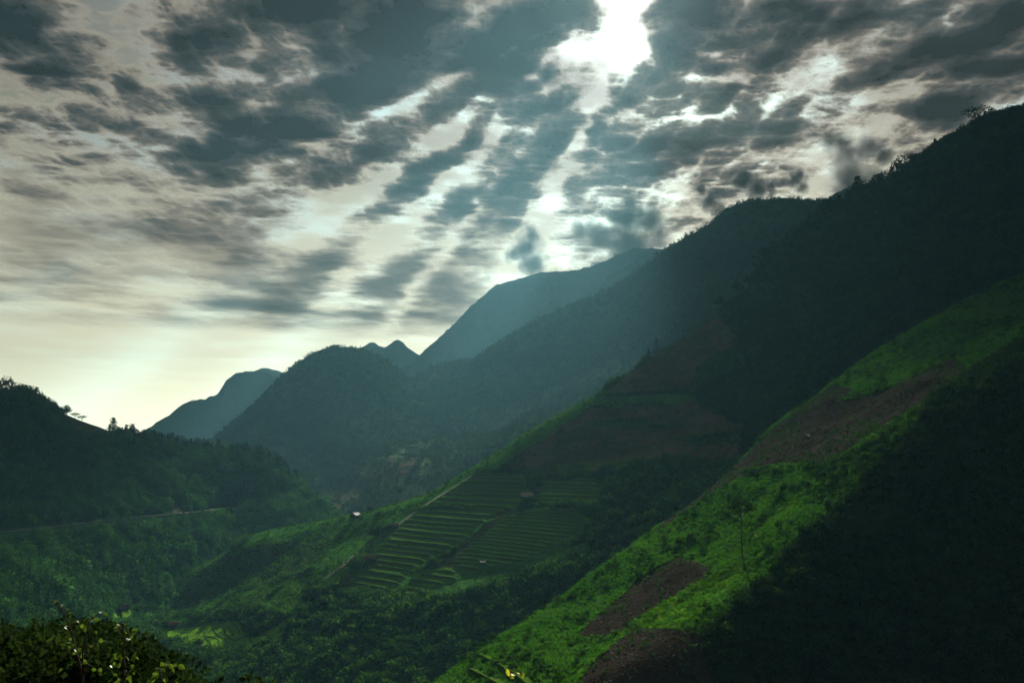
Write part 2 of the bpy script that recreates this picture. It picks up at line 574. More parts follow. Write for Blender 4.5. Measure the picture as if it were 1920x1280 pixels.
A_regions = [
    (mk([(1335, 1400), (1330, 1180), (1420, 1100), (1500, 1010), (1580, 940), (1680, 830), (1760, 740), (1880, 660), (2000, 600), (2400, 420), (2400, 2400), (800, 2400), (1000, 1420)]), FOREST),  # face turned from the sun: darker base colour deepens its shade
    (mk([(1205, 1015), (1300, 935), (1385, 865), (1470, 785), (1560, 722), (1600, 730), (1500, 800), (1430, 870), (1340, 920), (1250, 985)]), SOIL),
    (mk([(1385, 878), (1450, 815), (1560, 755), (1650, 735), (1790, 668), (1815, 690), (1720, 762), (1610, 830), (1560, 870), (1470, 868)]), SOIL),
    (mk([(1395, 960), (1460, 902), (1525, 898), (1500, 940), (1420, 1010), (1390, 1030)]), (0.075, 0.14, 0.018)),
    (P_SOIL_B, SOILD), (P_SOIL_C, SOILD),
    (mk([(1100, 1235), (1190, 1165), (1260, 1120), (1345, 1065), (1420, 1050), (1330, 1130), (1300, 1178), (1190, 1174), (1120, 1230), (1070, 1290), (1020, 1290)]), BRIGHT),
]
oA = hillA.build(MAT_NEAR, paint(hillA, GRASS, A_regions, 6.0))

# ---- wooded hill on the left with a road cut into it
L_crest = [(-300, 640, 660), (-120, 690, 648), (0, 738, 640), (50, 742, 640), (100, 765, 642), (150, 786, 645), (190, 800, 650), (230, 818, 660), (300, 832, 680), (380, 846, 705), (440, 852, 720),
           (490, 862, 730), (530, 886, 735), (560, 912, 738), (600, 948, 735), (640, 980, 730), (720, 1030, 720)]
L_1 = [(-300, 850, 545), (0, 885, 548), (150, 895, 570), (300, 905, 620), (430, 915, 680), (540, 940, 705), (640, 1000, 705), (720, 1045, 700)]
L_r1 = [(-300, 1013, 402), (0, 995, 453), (120, 982, 500), (230, 970, 555), (340, 960, 604), (440, 949, 672), (560, 952, 690), (640, 1010, 690), (720, 1055, 685)]
L_r2 = [(-300, 1019, 396), (0, 1000, 447), (120, 987, 494), (230, 974, 549), (340, 964, 598), (440, 952, 666), (560, 957, 684), (640, 1016, 684), (720, 1060, 680)]
L_2 = [(-300, 1090, 350), (0, 1075, 395), (120, 1062, 440), (230, 1050, 500), (340, 1035, 560), (440, 1015, 620), (560, 1005, 650), (640, 1040, 660), (720, 1080, 660)]
L_3 = [(-300, 1210, 300), (0, 1185, 340), (150, 1170, 400), (250, 1150, 470), (340, 1105, 550), (440, 1060, 600), (560, 1060, 610), (720, 1110, 610)]
L_4 = [(-300, 1420, 230), (0, 1400, 260), (250, 1330, 380), (400, 1260, 480), (720, 1260, 520)]
hillL = Hill('wooded_hill', [L_crest, L_1, L_r1, L_r2, L_2, L_3, L_4], 320, 250, [(-5, 30, -8), (-10, 110, -50), (-20, 260, -190)], 8.0, 75.0, 4.0, 60.0, seed=81,
             calm=[(mk([(-300, 1030), (-300, 1000), (0, 986), (230, 962), (450, 940), (450, 962), (230, 982), (0, 1010)]), 0.1)])
L_regions = [
    (mk([(145, 770), (215, 800), (210, 830), (150, 815), (100, 790)]), (0.05, 0.05, 0.02)),
    (mk([(318, 925), (330, 928), (340, 962), (325, 962)]), (0.10, 0.085, 0.055)),
    (mk([(210, 1150), (260, 1128), (250, 1175), (200, 1180)]), BRIGHT),
]
oL = hillL.build(MAT_MID, paint(hillL, (0.018, 0.042, 0.020), L_regions))

# ---- dome and long mountain behind
C_crest = [(250, 900, 1500), (330, 880, 1500), (400, 836, 1500), (470, 780, 1500), (520, 737, 1500), (560, 703, 1500), (600, 678, 1500), (640, 664, 1500), (680, 663, 1505),
           (710, 674, 1520), (740, 692, 1560), (765, 712, 1640), (790, 699, 1750), (820, 686, 1790), (850, 682, 1800), (880, 684, 1770), (940, 652, 1700),
           (1000, 613, 1660), (1060, 580, 1630), (1130, 547, 1600), (1200, 502, 1580), (1260, 461, 1560), (1320, 427, 1545), (1370, 391, 1535), (1400, 382, 1530),
           (1440, 379, 1530), (1480, 381, 1530), (1520, 386, 1530), (1560, 386, 1520), (1600, 374, 1500), (1640, 354, 1480), (1750, 320, 1450), (1900, 280, 1430)]
C_1 = [(250, 910, 1350), (400, 870, 1340), (520, 800, 1330), (600, 768, 1320), (680, 760, 1310), (760, 775, 1330), (850, 765, 1400), (940, 735, 1400), (1060, 680, 1370),
       (1200, 610, 1340), (1320, 545, 1310), (1440, 500, 1290), (1560, 480, 1270), (1700, 440, 1250), (1900, 390, 1230)]
C_2 = [(250, 930, 1200), (440, 820, 1250), (520, 806, 1240), (600, 803, 1220), (700, 830, 1160), (800, 830, 1150), (940, 800, 1160), (1100, 740, 1140), (1300, 640, 1100), (1500, 580, 1060), (1900, 500, 1030)]
C_3 = [(250, 980, 1000), (450, 900, 1060), (600, 890, 1030), (720, 880, 980), (850, 870, 960), (1000, 820, 950), (1300, 730, 920), (1900, 620, 880)]
C_4 = [(250, 1050, 800), (600, 990, 830), (850, 960, 800), (1300, 850, 760), (1900, 750, 740)]
C_5 = [(250, 1250, 560), (600, 1200, 600), (1300, 1060, 560), (1900, 900, 560)]
hillC = Hill('long_mountain', [C_crest, C_1, C_2, C_3, C_4, C_5], 420, 240, [(0, 60, -25), (0, 300, -190), (0, 700, -560)], 28.0, 240.0, 30.0, 150.0, seed=33, crest_amp=0.14)
C_regions = [
    (mk([(640, 880), (760, 830), (900, 800), (960, 860), (860, 930), (720, 960), (640, 930)]), (0.060, 0.095, 0.040)),
    (mk([(700, 870), (790, 850), (760, 890), (700, 900)]), (0.085, 0.060, 0.040)),
    (mk([(590, 950), (700, 890), (720, 905), (640, 970)]), (0.075, 0.070, 0.040)),
    (mk([(760, 715), (820, 685), (880, 682), (860, 700), (790, 725)]), (0.070, 0.075, 0.030)),
]
oC = hillC.build(MAT_FAR, paint(hillC, (0.028, 0.050, 0.026), C_regions, 12.0))

# ---- farther ranges
def range_hill(name, crest, d, drop, run, nu, nv, amp, scale, gully, gsc, seed, col):
    r0 = [(x, y, d) for x, y in crest]
    r1 = [(x, y + drop * 0.35, d - run * 0.4) for x, y in crest]
    r2 = [(x, y + drop, d - run) for x, y in crest]
    r3 = [(x, max(y + drop, 900) + 120, d - run * 1.5) for x, y in crest]
    h = Hill(name, [r0, r1, r2, r3], nu, nv, [(0, run * 0.3, -run * 0.15), (0, run, -run * 0.6)], amp, scale * 0.6, gully, gsc, seed=seed, crest_amp=0.22, rough=(d * 0.0065, d * 0.030))
    h.build(MAT_VFAR, paint(h, col, [], 5))
    return h

FARC = (0.035, 0.055, 0.035)
hillE2 = range_hill('shoulder_mountain', [(820, 730), (880, 692), (920, 660), (960, 632), (1020, 586), (1080, 557), (1150, 522), (1200, 495), (1250, 466), (1320, 440), (1450, 420), (1600, 400)],
                    2350, 160, 500, 220, 70, 22, 260, 22, 210, 41, FARC)
hillE = range_hill('misty_mountain', [(640, 760), (700, 722), (745, 693), (800, 660), (850, 609), (890, 571), (930, 541), (980, 521), (1020, 509), (1060, 508), (1100, 500), (1140, 486),
                                      (1190, 467), (1240, 466), (1300, 474), (1400, 450), (1600, 440)], 3100, 200, 800, 240, 80, 30, 340, 30, 280, 42, FARC)
hillR = range_hill('distant_shoulder', [(1440, 440), (1500, 402), (1540, 382), (1570, 364), (1600, 352), (1640, 350), (1700, 358), (1800, 380)], 2500, 150, 500, 120, 50, 16, 240, 14, 200, 43, FARC)
hillF = range_hill('distant_peaks', [(560, 720), (620, 680), (645, 664), (670, 656), (700, 650), (722, 656), (748, 641), (770, 655), (790, 667), (830, 692), (900, 720), (1000, 740)],
                   5200, 120, 1100, 160, 50, 34, 420, 40, 330, 44, FARC)
hillG = range_hill('blue_mountain', [(120, 880), (200, 842), (270, 806), (310, 780), (345, 758), (380, 753), (415, 741), (435, 716), (455, 703), (500, 700), (530, 703), (550, 710),
                                     (600, 728), (680, 760), (760, 790)], 4300, 140, 1000, 220, 70, 34, 380, 40, 300, 45, FARC)

# ---- valley floor: one sheet out to the horizon
def ground_sheet():
    xs = np.concatenate([np.linspace(-30000, -3000, 12), np.linspace(-2500, 2500, 40), np.linspace(3000, 30000, 12)])
    ys = np.concatenate([np.linspace(-20000, -600, 8), np.linspace(-300, 4000, 50), np.linspace(5000, 45000, 14)])
    X, Y = np.meshgrid(xs, ys)
    Z = -205 + 6 * vnoise(np.stack([X / 240, Y / 240, X * 0], -1), 3)
    V = np.stack([X, Y, Z], -1).reshape(-1, 3)
    n, m_ = X.shape
    idx = np.arange(n * m_).reshape(n, m_)
    F = np.stack([idx[:-1, :-1], idx[:-1, 1:], idx[1:, 1:], idx[1:, :-1]], -1).reshape(-1, 4)
    o = mesh_object('ground', V, F, simple_mat('valley_floor', (0.03, 0.05, 0.02), scale=0.02), smooth=True)
    o['kind'] = 'structure'
ground_sheet()

# ---- knoll the photographer stands on
def knoll_z(x, y):
    dd = np.maximum(y, 14.0)
    a = x / dd
    s = 0.185 + 0.16 * sstep(a, -0.48, -0.18)
    z = -1.65 - s * np.maximum(y - 1.5, 0) - 0.55 * np.maximum(y - 58, 0) + 0.03 * np.minimum(y, 0)
    z = z + 0.35 * vnoise(np.stack([x / 7, y / 7, x * 0], -1), 8) * sstep(y, 3, 12)
    return z
def knoll():
    xs = np.linspace(-90, 70, 130)
    ys = np.linspace(-25, 150, 140)
    X, Y = np.meshgrid(xs, ys)
    V = np.stack([X, Y, knoll_z(X, Y)], -1).reshape(-1, 3)
    n, m_ = X.shape
    idx = np.arange(n * m_).reshape(n, m_)
    F = np.stack([idx[:-1, :-1], idx[:-1, 1:], idx[1:, 1:], idx[1:, :-1]], -1).reshape(-1, 4)
    o = mesh_object('knoll', V, F, simple_mat('knoll_soil', (0.030, 0.040, 0.018), scale=0.4, bump=0.5, bscale=2.0), smooth=True)
    o['kind'] = 'structure'
knoll()

# ------------------------------------------------------------------ clouds: a broken deck high over the valley
CLOUD_Z = 3200.0
CK = CLOUD_Z / 1650.0
def build_clouds():
    # dark cloud masses, those right of the sun moved to shape light on the slopes, the rest placed where the photograph shows them (x, y, half width, half height, turn in degrees, weight)
    spots = [(35, 22, 120, 50, 0, 1.1), (110, 75, 60, 26, 10, 0.5), (355, 68, 82, 58, 0, 1.1), (240, 30, 70, 30, 0, 0.5), (545, 12, 110, 36, 0, 1.1), (765, 40, 92, 52, 12, 1.2), (690, 155, 82, 38, 22, 1.1), (560, 185, 58, 28, 15, 0.9),
             (395, 175, 52, 28, 8, 1.0), (388, 288, 60, 18, 8, 0.9), (545, 243, 98, 32, 22, 0.9), (440, 240, 36, 16, 15, 0.6), (775, 332, 92, 34, 32, 1.1), (690, 385, 60, 18, 32, 0.7), (935, 118, 62, 44, 30, 1.1), (840, 222, 70, 24, 16, 0.8),
             (620, 72, 38, 40, 0, 0.6), (500, 118, 46, 32, 10, 0.5), (165, 208, 75, 22, 8, 0.55), (120, 300, 60, 15, 6, 0.5), (420, 330, 66, 13, 8, 0.5), (330, 395, 120, 20, 6, 0.4), (668, 487, 64, 16, 3, 0.25), (620, 588, 110, 18, 4, 0.2),
             (1000, 38, 80, 58, 35, 1.1), (1020, 140, 52, 14, 25, 0.6), (1008, 195, 50, 20, 30, 0.9), (1302, -2, 58, 64, 22, 1.9), (1286, 72, 56, 30, 38, 1.4), (1225, 140, 56, 22, 25, 0.7), (1140, 203, 50, 24, 25, 0.8),
             (1072, 268, 64, 18, 30, 0.8), (1262, 256, 185, 36, 3, 1.0), (1236, 312, 100, 15, 5, 0.7), (1332, 82, 36, 18, 15, 0.6), (1330, 130, 26, 12, 10, 0.5), (1345, 190, 32, 18, 10, 0.6), (1445, 98, 44, 18, 15, 0.6),
             (1395, 160, 40, 14, 10, 0.5), (1560, 40, 120, 36, 8, 0.9), (1705, 78, 125, 40, 12, 1.0), (1870, 35, 120, 58, 0, 1.1), (1785, 200, 62, 46, 0, 1.0), (1600, 162, 105, 24, 14, 0.8), (1490, 250, 84, 16, 8, 0.6), (935, 350, 84, 18, 25, 0.7),
             (1480, 20, 60, 26, 0, 0.7), (860, 130, 40, 20, 20, 0.5), (1880, 130, 80, 30, 8, 0.8), (280, 130, 60, 20, 8, 0.4), (60, 150, 90, 24, 5, 0.5), (700, 262, 40, 14, 20, 0.5)]
    av = np.concatenate([-np.geomspace(5.2, 0.82, 26)[:-1], np.linspace(-0.82, 0.82, 800), np.geomspace(0.82, 5.2, 26)[1:]])
    yv = np.concatenate([np.linspace(-9000, 2000, 60), np.geomspace(2150, 14500, 560)]) * CK
    A, Y = np.meshgrid(av, yv)
    X = A * np.maximum(Y, 2100.0 * CK)
    P = np.stack([X, Y, np.full_like(X, CLOUD_Z)], -1)
    px, py = project(P)
    base = 0.42 + 0.30 * fbm(np.stack([X / 1500, Y / 1500, X * 0], -1) / CK, 3, 0.5, 71)
    inside = sstep(px, -260, -40) * (1 - sstep(px, 1960, 2180)) * sstep(py, -150, -20) * (Y > 600 * CK)
    base = base * (1 - inside) + inside * (0.16 + 0.12 * fbm(np.stack([X / 500, Y / 700, X * 0], -1) / CK, 3, 0.5, 72))
    acc = np.zeros_like(X)
    wx = 30 * fbm(P / 300.0 / CK, 3, 0.55, 91)
    wy = 22 * fbm(P / 300.0 / CK, 3, 0.55, 92)
    for (cx, cy_, rx, ry, ang, wt) in spots:
        a = math.radians(ang)
        dx, dy = px + wx - cx, -(py + wy - cy_)
        u = dx * math.cos(a) + dy * math.sin(a)
        v = -dx * math.sin(a) + dy * math.cos(a)
        g = wt * np.exp(-((u / rx) ** 2 + (v / ry) ** 2) * 0.8)
        g[Y < 600 * CK] = 0
        acc = np.maximum(acc, g * 0.58) + np.minimum(acc, g * 0.58) * 0.2
    ahead = Y > 600 * CK
    rr = np.hypot(px + wx - 1100, py + wy - 60)
    base = base + 0.10 * np.where(ahead, np.exp(-(rr / 420.0) ** 2), 0)
    sr = np.hypot(px - 1205, py + 25)
    sa = np.degrees(np.arctan2(py + 25 + wy * 0.8, 1205 - px - wx * 0.8))
    veil = sstep(sa, 10, 18) * (1 - sstep(sa, 60, 66))  # extra cloud cover added in sectors, shading the haze between the shafts
    base = base + 0.17 * np.where(ahead, veil * sstep(sr, 180, 380) * (1 - sstep(sr, 850, 1100)), 0)
    def openings(lst, wk):
        g_ = 0.0
        for (cx, cy_, rx, ry) in lst:
            g_ = g_ + np.exp(-((px + wx * wk - cx) / rx) ** 2 - ((py + wy * wk - cy_) / ry) ** 2)
        return np.where(ahead, np.minimum(g_, 1), 0)
    gap = openings(((1185, -24, 40, 40), (1158, 42, 42, 38), (1140, 105, 38, 42), (1192, 92, 34, 34), (1118, 185, 34, 40), (1085, 95, 45, 26)), 0.6)  # openings shaped to let the sun onto the slopes and valley
    sa2 = np.degrees(np.arctan2(py + 25 + wy * 0.75, 1205 - px - wx * 0.75))
    gap2 = 0.0  # streaks cleared radially from the sun, shaped to throw shafts into the haze
    for a0, wd, k in ((36.5, 3.0, 1.0), (45.0, 2.6, 1.0), (53.0, 1.4, 0.4), (67.0, 3.0, 0.9), (26.0, 1.5, 0.5)):
        gap2 = gap2 + k * np.exp(-((sa2 - a0) / wd) ** 2)
    gap2 = np.where(ahead, np.minimum(gap2, 1) * sstep(sr, 100, 300) * (1 - sstep(sr, 700, 1000)), 0)
    far_r = sstep(sr, 330, 480)
    gap2 = gap2 * ((0.25 + 0.45 * far_r) + (0.75 - 0.45 * far_r) * sstep(fbm(P / (260.0 * CK), 3, 0.55, 95), -0.30, 0.30))
    base = base - 0.47 * gap - (0.46 + 0.10 * far_r) * gap2
    acc = acc * (1 - 0.60 * gap) * (1 - 0.65 * gap2)
    far = 1 - sstep(np.hypot(X, Y), 9500 * CK, 13500 * CK)
    n, m_ = X.shape
    idx = np.arange(n * m_).reshape(n, m_)
    F = np.stack([idx[:-1, :-1], idx[:-1, 1:], idx[1:, 1:], idx[1:, :-1]], -1).reshape(-1, 4)
    V, Fs, T = [], [], []
    layers = 1
    calm_ = 1 - 0.85 * sstep(py - 0.12 * (px - 900), 290, 560) * inside
    lump = 7 * CK * fbm(np.stack([X / 420, Y / 420, X * 0], -1) / CK, 3, 0.5, 73)
    for k in range(layers):
        q = P.copy()
        q[..., 2] += lump - 8 * acc * CK
        qc = P / CK * np.array([1.0, 0.85, 0.0])
        w = np.stack([fbm(qc / 300.0, 3, 0.5, 74), fbm(qc / 300.0, 3, 0.5, 75), X * 0], -1) * 50
        qw = qc + w
        soft = fbm(qw / 330.0, 6, 0.55, 76)
        broad = fbm(qc * np.array([0.6, 1.0, 1.0]) / 900.0, 2, 0.45, 79)
        bil = 0.0
        amp, tot, sc_ = 1.0, 0.0, 190.0
        for o_ in range(6):
            bil = bil + amp * (2.8 * np.abs(vnoise(qw / sc_ + o_ * 5.3, 300 + o_)) - 0.9)
            tot += amp
            amp *= 0.67
            sc_ *= 0.49
        bil = bil / tot
        t = (base + acc * (1.0 + 0.35 * soft) + (0.42 * soft + 0.34 * bil) * calm_ + 0.30 * broad * (1 - calm_) - 0.02) * far
        q[..., 2] -= 7 * CK * np.clip(t, 0, 1) * inside
        V.append(q.reshape(-1, 3))
        Fs.append(F + k * n * m_)
        T.append(t.ravel())
    V, Fs = np.concatenate(V), np.concatenate(Fs)
    me = bpy.data.meshes.new('clouds')
    me.vertices.add(len(V))
    me.vertices.foreach_set('co', V.reshape(-1).astype(np.float32))
    me.loops.add(Fs.size)
    me.loops.foreach_set('vertex_index', Fs.reshape(-1).astype(np.int32))
    me.polygons.add(len(Fs))
    me.polygons.foreach_set('loop_start', (np.arange(len(Fs)) * 4).astype(np.int32))
    me.update(calc_edges=True)
    me.shade_smooth()
    o = bpy.data.objects.new('clouds', me)
    COL.objects.link(o)
    a = o.data.attributes.new('thick', 'FLOAT', 'POINT')
    a.data.foreach_set('value', np.concatenate(T).astype(np.float32))
    m, b = material('cloud_deck')
    t = b.n('ShaderNodeAttribute', attribute_name='thick').outputs['Fac']
    alpha = b.math('MULTIPLY', b.smooth(t, -0.06, 0.34), 0.96)
    tr = b.n('ShaderNodeBsdfTranslucent')
    b.link(b.ramp(t, [(0.0, (0.52, 0.48, 0.43)), (0.12, (0.37, 0.34, 0.31)), (0.24, (0.225, 0.21, 0.196)), (0.36, (0.105, 0.103, 0.104)), (0.50, (0.040, 0.045, 0.053)), (0.72, (0.008, 0.011, 0.016))]), tr.inputs[0])
    tp = b.n('ShaderNodeBsdfTransparent')
    mx = b.n('ShaderNodeMixShader')
    b.link(alpha, mx.inputs[0])
    b.link(tp.outputs[0], mx.inputs[1])
    b.link(tr.outputs[0], mx.inputs[2])
    ou = b.n('ShaderNodeOutputMaterial')
    b.link(mx.outputs[0], ou.inputs[0])
    o.data.materials.append(m)
    tag(o, 'broken deck of dark grey storm clouds across the whole sky', 'clouds', kind='stuff')
    return o
build_clouds()

# low cumulus puffs drifting behind the ridges: soft vapour inside a lumpy hull
def ico(n):
    import bmesh
    bm = bmesh.new()
    bmesh.ops.create_icosphere(bm, subdivisions=n, radius=1.0)
    v = np.array([tuple(q.co) for q in bm.verts])
    f = [tuple(q.index for q in fc.verts) for fc in bm.faces]
    bm.free()
    return v, f

def puff(name, px, py, rx, ry, lob, label):
    d = 8200.0
    c0 = at(px, py, d)
    k = d / FOC
    R = (rx + ry) / 2 * k
    base_v, base_f = ico(3)
    V, F = [], []
    m, b = material('cloud_vapour')
    tc = b.n('ShaderNodeTexCoord')
    po = tc.outputs['Object']
    f = None
    for i, (lx, lz, lr) in enumerate(lob):
        c_ = np.array([lx * rx * k, (i % 3 - 1) * 0.25 * R, lz * ry * k])
        r_ = lr * R
        vv = base_v * r_ * 1.25 + c_
        n0 = len(V)
        V += list(vv)
        F += [tuple(q + n0 for q in fc) for fc in base_f]
        dist = b.vmath('LENGTH', b.vmath('SUBTRACT', po, tuple(map(float, c_))))
        g = b.math('SUBTRACT', 1.0, b.math('DIVIDE', dist, float(r_)))
        f = g if f is None else b.math('SMOOTH_MAX', f, g, 0.25)
    n1 = b.noise(po, 2.4 / R, 4.0, 0.60)[0]
    f = b.math('ADD', f, b.math('MULTIPLY', b.math('SUBTRACT', n1, 0.54), 1.7))
    den = b.math('MULTIPLY', b.smooth(f, 0.0, 0.95), 6.5 / R)
    vs = b.n('ShaderNodeVolumePrincipled')
    vs.inputs['Color'].default_value = (0.48, 0.52, 0.55, 1)
    vs.inputs['Anisotropy'].default_value = 0.2
    b.link(den, vs.inputs['Density'])
    ou = b.n('ShaderNodeOutputMaterial')
    b.link(vs.outputs[0], ou.inputs['Volume'])
    o = mesh_object(name, V, F, m, smooth=True)
    o.location = tuple(c0)
    md = o.modifiers.new('union', 'REMESH')
    md.mode = 'VOXEL'
    md.voxel_size = 0.09 * R
    tag(o, label, 'cloud', 'low clouds behind the ridges')

puff('cloud', 990, 465, 50, 54, [(0.1, 0.45, 0.55), (-0.1, 0.0, 0.7), (0.2, -0.5, 0.7), (-0.6, -0.3, 0.4)], 'upright dark grey puff of cloud over the misty mountain, leftmost low cloud')
puff('cloud', 1168, 432, 105, 60, [(0.0, 0.25, 0.6), (0.45, 0.45, 0.5), (-0.45, -0.1, 0.55), (0.1, -0.5, 0.7), (-0.8, -0.1, 0.35), (0.7, 0.0, 0.4), (0.1, 0.8, 0.3)], 'wide dark grey cloud bank resting behind the long mountain slope')
puff('cloud', 1326, 374, 40, 42, [(-0.3, 0.4, 0.5), (0.1, -0.1, 0.6), (0.6, -0.5, 0.5)], 'small ragged grey cloud left of the long mountain summit')
puff('cloud', 1415, 348, 58, 38, [(-0.4, 0.1, 0.6), (0.1, -0.2, 0.6), (0.6, 0.0, 0.4)], 'flat grey cloud just above the long mountain summit')
puff('cloud', 1490, 338, 36, 36, [(0.0, 0.1, 0.7), (0.4, -0.4, 0.5)], 'small round grey cloud between the summit cloud and the tall one')
puff('cloud', 1600, 302, 90, 70, [(-0.3, 0.2, 0.55), (0.35, 0.45, 0.45), (0.0, -0.4, 0.7), (-0.55, 0.5, 0.35), (0.7, 0.1, 0.35), (0.5, -0.4, 0.4)], 'tall dark cloud rising behind the right ridge, rightmost low cloud')

# ------------------------------------------------------------------ haze in the valley air
def build_haze():
    x0, x1, y0, y1, z0, z1 = -9000, 9000, -1500, 7000, -230, 810
    V = [(x, y, z) for x in (x0, x1) for y in (y0, y1) for z in (z0, z1)]
    F = [(0, 1, 3, 2), (4, 6, 7, 5), (0, 4, 5, 1), (2, 3, 7, 6), (0, 2, 6, 4), (1, 5, 7, 3)]
    m, b = material('haze_air')
    v = b.n('ShaderNodeVolumePrincipled')
    v.inputs['Color'].default_value = (0.31, 0.76, 0.96, 1)
    v.inputs['Density'].default_value = 0.000084
    v.inputs['Anisotropy'].default_value = 0.30
    ou = b.n('ShaderNodeOutputMaterial')
    b.link(v.outputs[0], ou.inputs['Volume'])
    o = mesh_object('haze', V, F, m)
    tag(o, 'pale blue haze filling the valley air', 'haze', kind='stuff')
build_haze()

# ------------------------------------------------------------------ terraces: each step a part of the hill
def terrace_mat(name, c1, c2, scale):
    m, b = material(name)
    oi = b.n('ShaderNodeObjectInfo')
    g = b.n('ShaderNodeNewGeometry')
    n = b.noise(g.outputs['Position'], scale, 4.0, 0.65)[0]
    f = b.math('ADD', b.math('MULTIPLY', oi.outputs['Random'], 0.5), b.math('MULTIPLY', b.smooth(n, 0.3, 0.7), 0.6))
    cc = b.mix(f, (*c1, 1), (*c2, 1))
    d = b.n('ShaderNodeBsdfDiffuse')
    b.link(cc, d.inputs[0])
    bn = b.n('ShaderNodeBump')
    bn.inputs['Strength'].default_value = 0.8
    bn.inputs['Distance'].default_value = 0.5
    b.link(b.noise(g.outputs['Position'], scale * 3, 3.0)[0], bn.inputs['Height'])
    b.link(bn.outputs[0], d.inputs['Normal'])
    o = b.n('ShaderNodeOutputMaterial')
    b.link(d.outputs[0], o.inputs[0])
    return m
M_TREAD = terrace_mat('terrace_crop', (0.045, 0.115, 0.014), (0.075, 0.150, 0.020), 0.5)
M_RISER = terrace_mat('terrace_bank', (0.044, 0.125, 0.032), (0.085, 0.095, 0.040), 0.25)
M_PADDY = terrace_mat('young_rice', (0.080, 0.205, 0.010), (0.125, 0.240, 0.014), 0.25)
M_BUND = terrace_mat('paddy_bund', (0.035, 0.085, 0.014), (0.050, 0.095, 0.020), 0.6)
LIPS = []

def terraces(h, poly, z0, z1, dz, name, m_top, m_side, lip, slant, warp=0.0, wscale=20.0, minrun=7):
    a = h.nbk
    P = h.P[a:]
    Zf = P[..., 2] + (warp * fbm(P / wscale, 3, 0.5, 120) if warp else 0)
    ins = inpoly(h.px[a:], h.py[a:], poly)
    lv = [z0]
    rz_ = np.random.default_rng(int(abs(z0 * 10 + dz * 100)))
    while lv[-1] < z1:
        lv.append(lv[-1] + dz * (0.75 + 0.5 * rz_.random()))
    lv = np.array(lv)
    pts = np.full((len(lv), h.nu, 3), np.nan)
    for j in range(h.nu):
        col, zc = P[:, j], Zf[:, j]
        ok = ins[:, j]
        if ok.sum() < 3:
            continue
        i0, i1 = np.where(ok)[0][[0, -1]]
        i0, i1 = max(0, i0 - 3), min(len(zc) - 1, i1 + 3)
        for k, z in enumerate(lv):
            seg = np.where((zc[i0:i1] >= z) & (zc[i0 + 1:i1 + 1] < z))[0]
            if len(seg) == 0:
                continue
            i = i0 + seg[-1]
            t = (zc[i] - z) / (zc[i] - zc[i + 1])
            pts[k, j] = col[i] * (1 - t) + col[i + 1] * t
    cnt = 0
    for k in range(len(lv) - 1):
        okc = ~np.isnan(pts[k, :, 0]) & ~np.isnan(pts[k + 1, :, 0])
        qx, qy = project(np.nan_to_num((pts[k] + pts[k + 1]) / 2, nan=1.0))
        okc &= inpoly(qx, qy, poly)
        j = 0
        while j < h.nu:
            if not okc[j]:
                j += 1
                continue
            e = j
            while e + 1 < h.nu and okc[e + 1]:
                e += 1
            if e - j >= minrun:
                lo, hi = pts[k, j:e + 1], pts[k + 1, j:e + 1]
                zt = hi[:, 2].mean() + 0.10 if not warp else hi[:, 2].mean() + 0.10
                V = []
                nn = e - j + 1
                wob = 0.25 * vnoise(np.stack([lo[:, 0] / 4, lo[:, 1] / 4, lo[:, 2] * 0 + k], -1), 5)
                for i in range(nn):
                    p, q = lo[i], hi[i]
                    din = (q - p) * np.array([1, 1, 0])
                    L = np.linalg.norm(din) + 1e-6
                    din = din / L
                    endk = min(1.0, min(i, nn - 1 - i) / 3.0 + 0.15)
                    zt_i = p[2] + (zt - p[2]) * endk
                    lipw = min(0.7, L * 0.2)
                    zo = p[2] + (zt_i - p[2]) * (0.50 + 0.15 * wob[i])
                    s = min(slant + wob[i], L * 0.45)
                    V += [(p[0], p[1], p[2] - 0.6), (*(p + din * s)[:2], zo + lip), (*(p + din * (s + lipw))[:2], zo + lip * 0.9),
                          (*(p + din * min(s + lipw * 1.4, L * 0.8))[:2], zo + 0.02), (q[0], q[1], zt_i - 0.02), (q[0], q[1], zt_i - 2.2)]
                F, mi = [], []
                for i in range(nn - 1):
                    for r in range(5):
                        F.append((i * 6 + r, (i + 1) * 6 + r, (i + 1) * 6 + r + 1, i * 6 + r + 1))
                        mi.append(0 if r == 3 else 1) if lip > 0.5 or m_top is M_PADDY else mi.append(1 if r in (0, 4) else 0)
                for i in range(nn - 1):
                    for q_ in np.linspace(0, 1, 5)[:-1]:
                        LIPS.append(np.array(V[i * 6 + 2]) * (1 - q_) + np.array(V[(i + 1) * 6 + 2]) * q_)
                o = mesh_object(name, V, F, m_top, h.obj)
                o.data.materials.append(m_side)
                o.data.polygons.foreach_set('material_index', mi)
                cnt += 1
            j = e + 1
    return cnt

nt = terraces(hillB, P_TERR_L, -62, 2, 2.0, 'terrace', M_TREAD, M_RISER, 0.16, 0.9)
nt += terraces(hillB, P_TERR_L2, -66, -40, 1.5, 'terrace', M_TREAD, M_RISER, 0.14, 0.7)
nt += terraces(hillB, P_TERR_R, -62, -14, 1.35, 'terrace', M_TREAD, M_RISER, 0.14, 0.6)
nt += terraces(hillB, P_TERR_U, -30, 5, 1.7, 'terrace', M_TREAD, M_RISER, 0.14, 0.7)
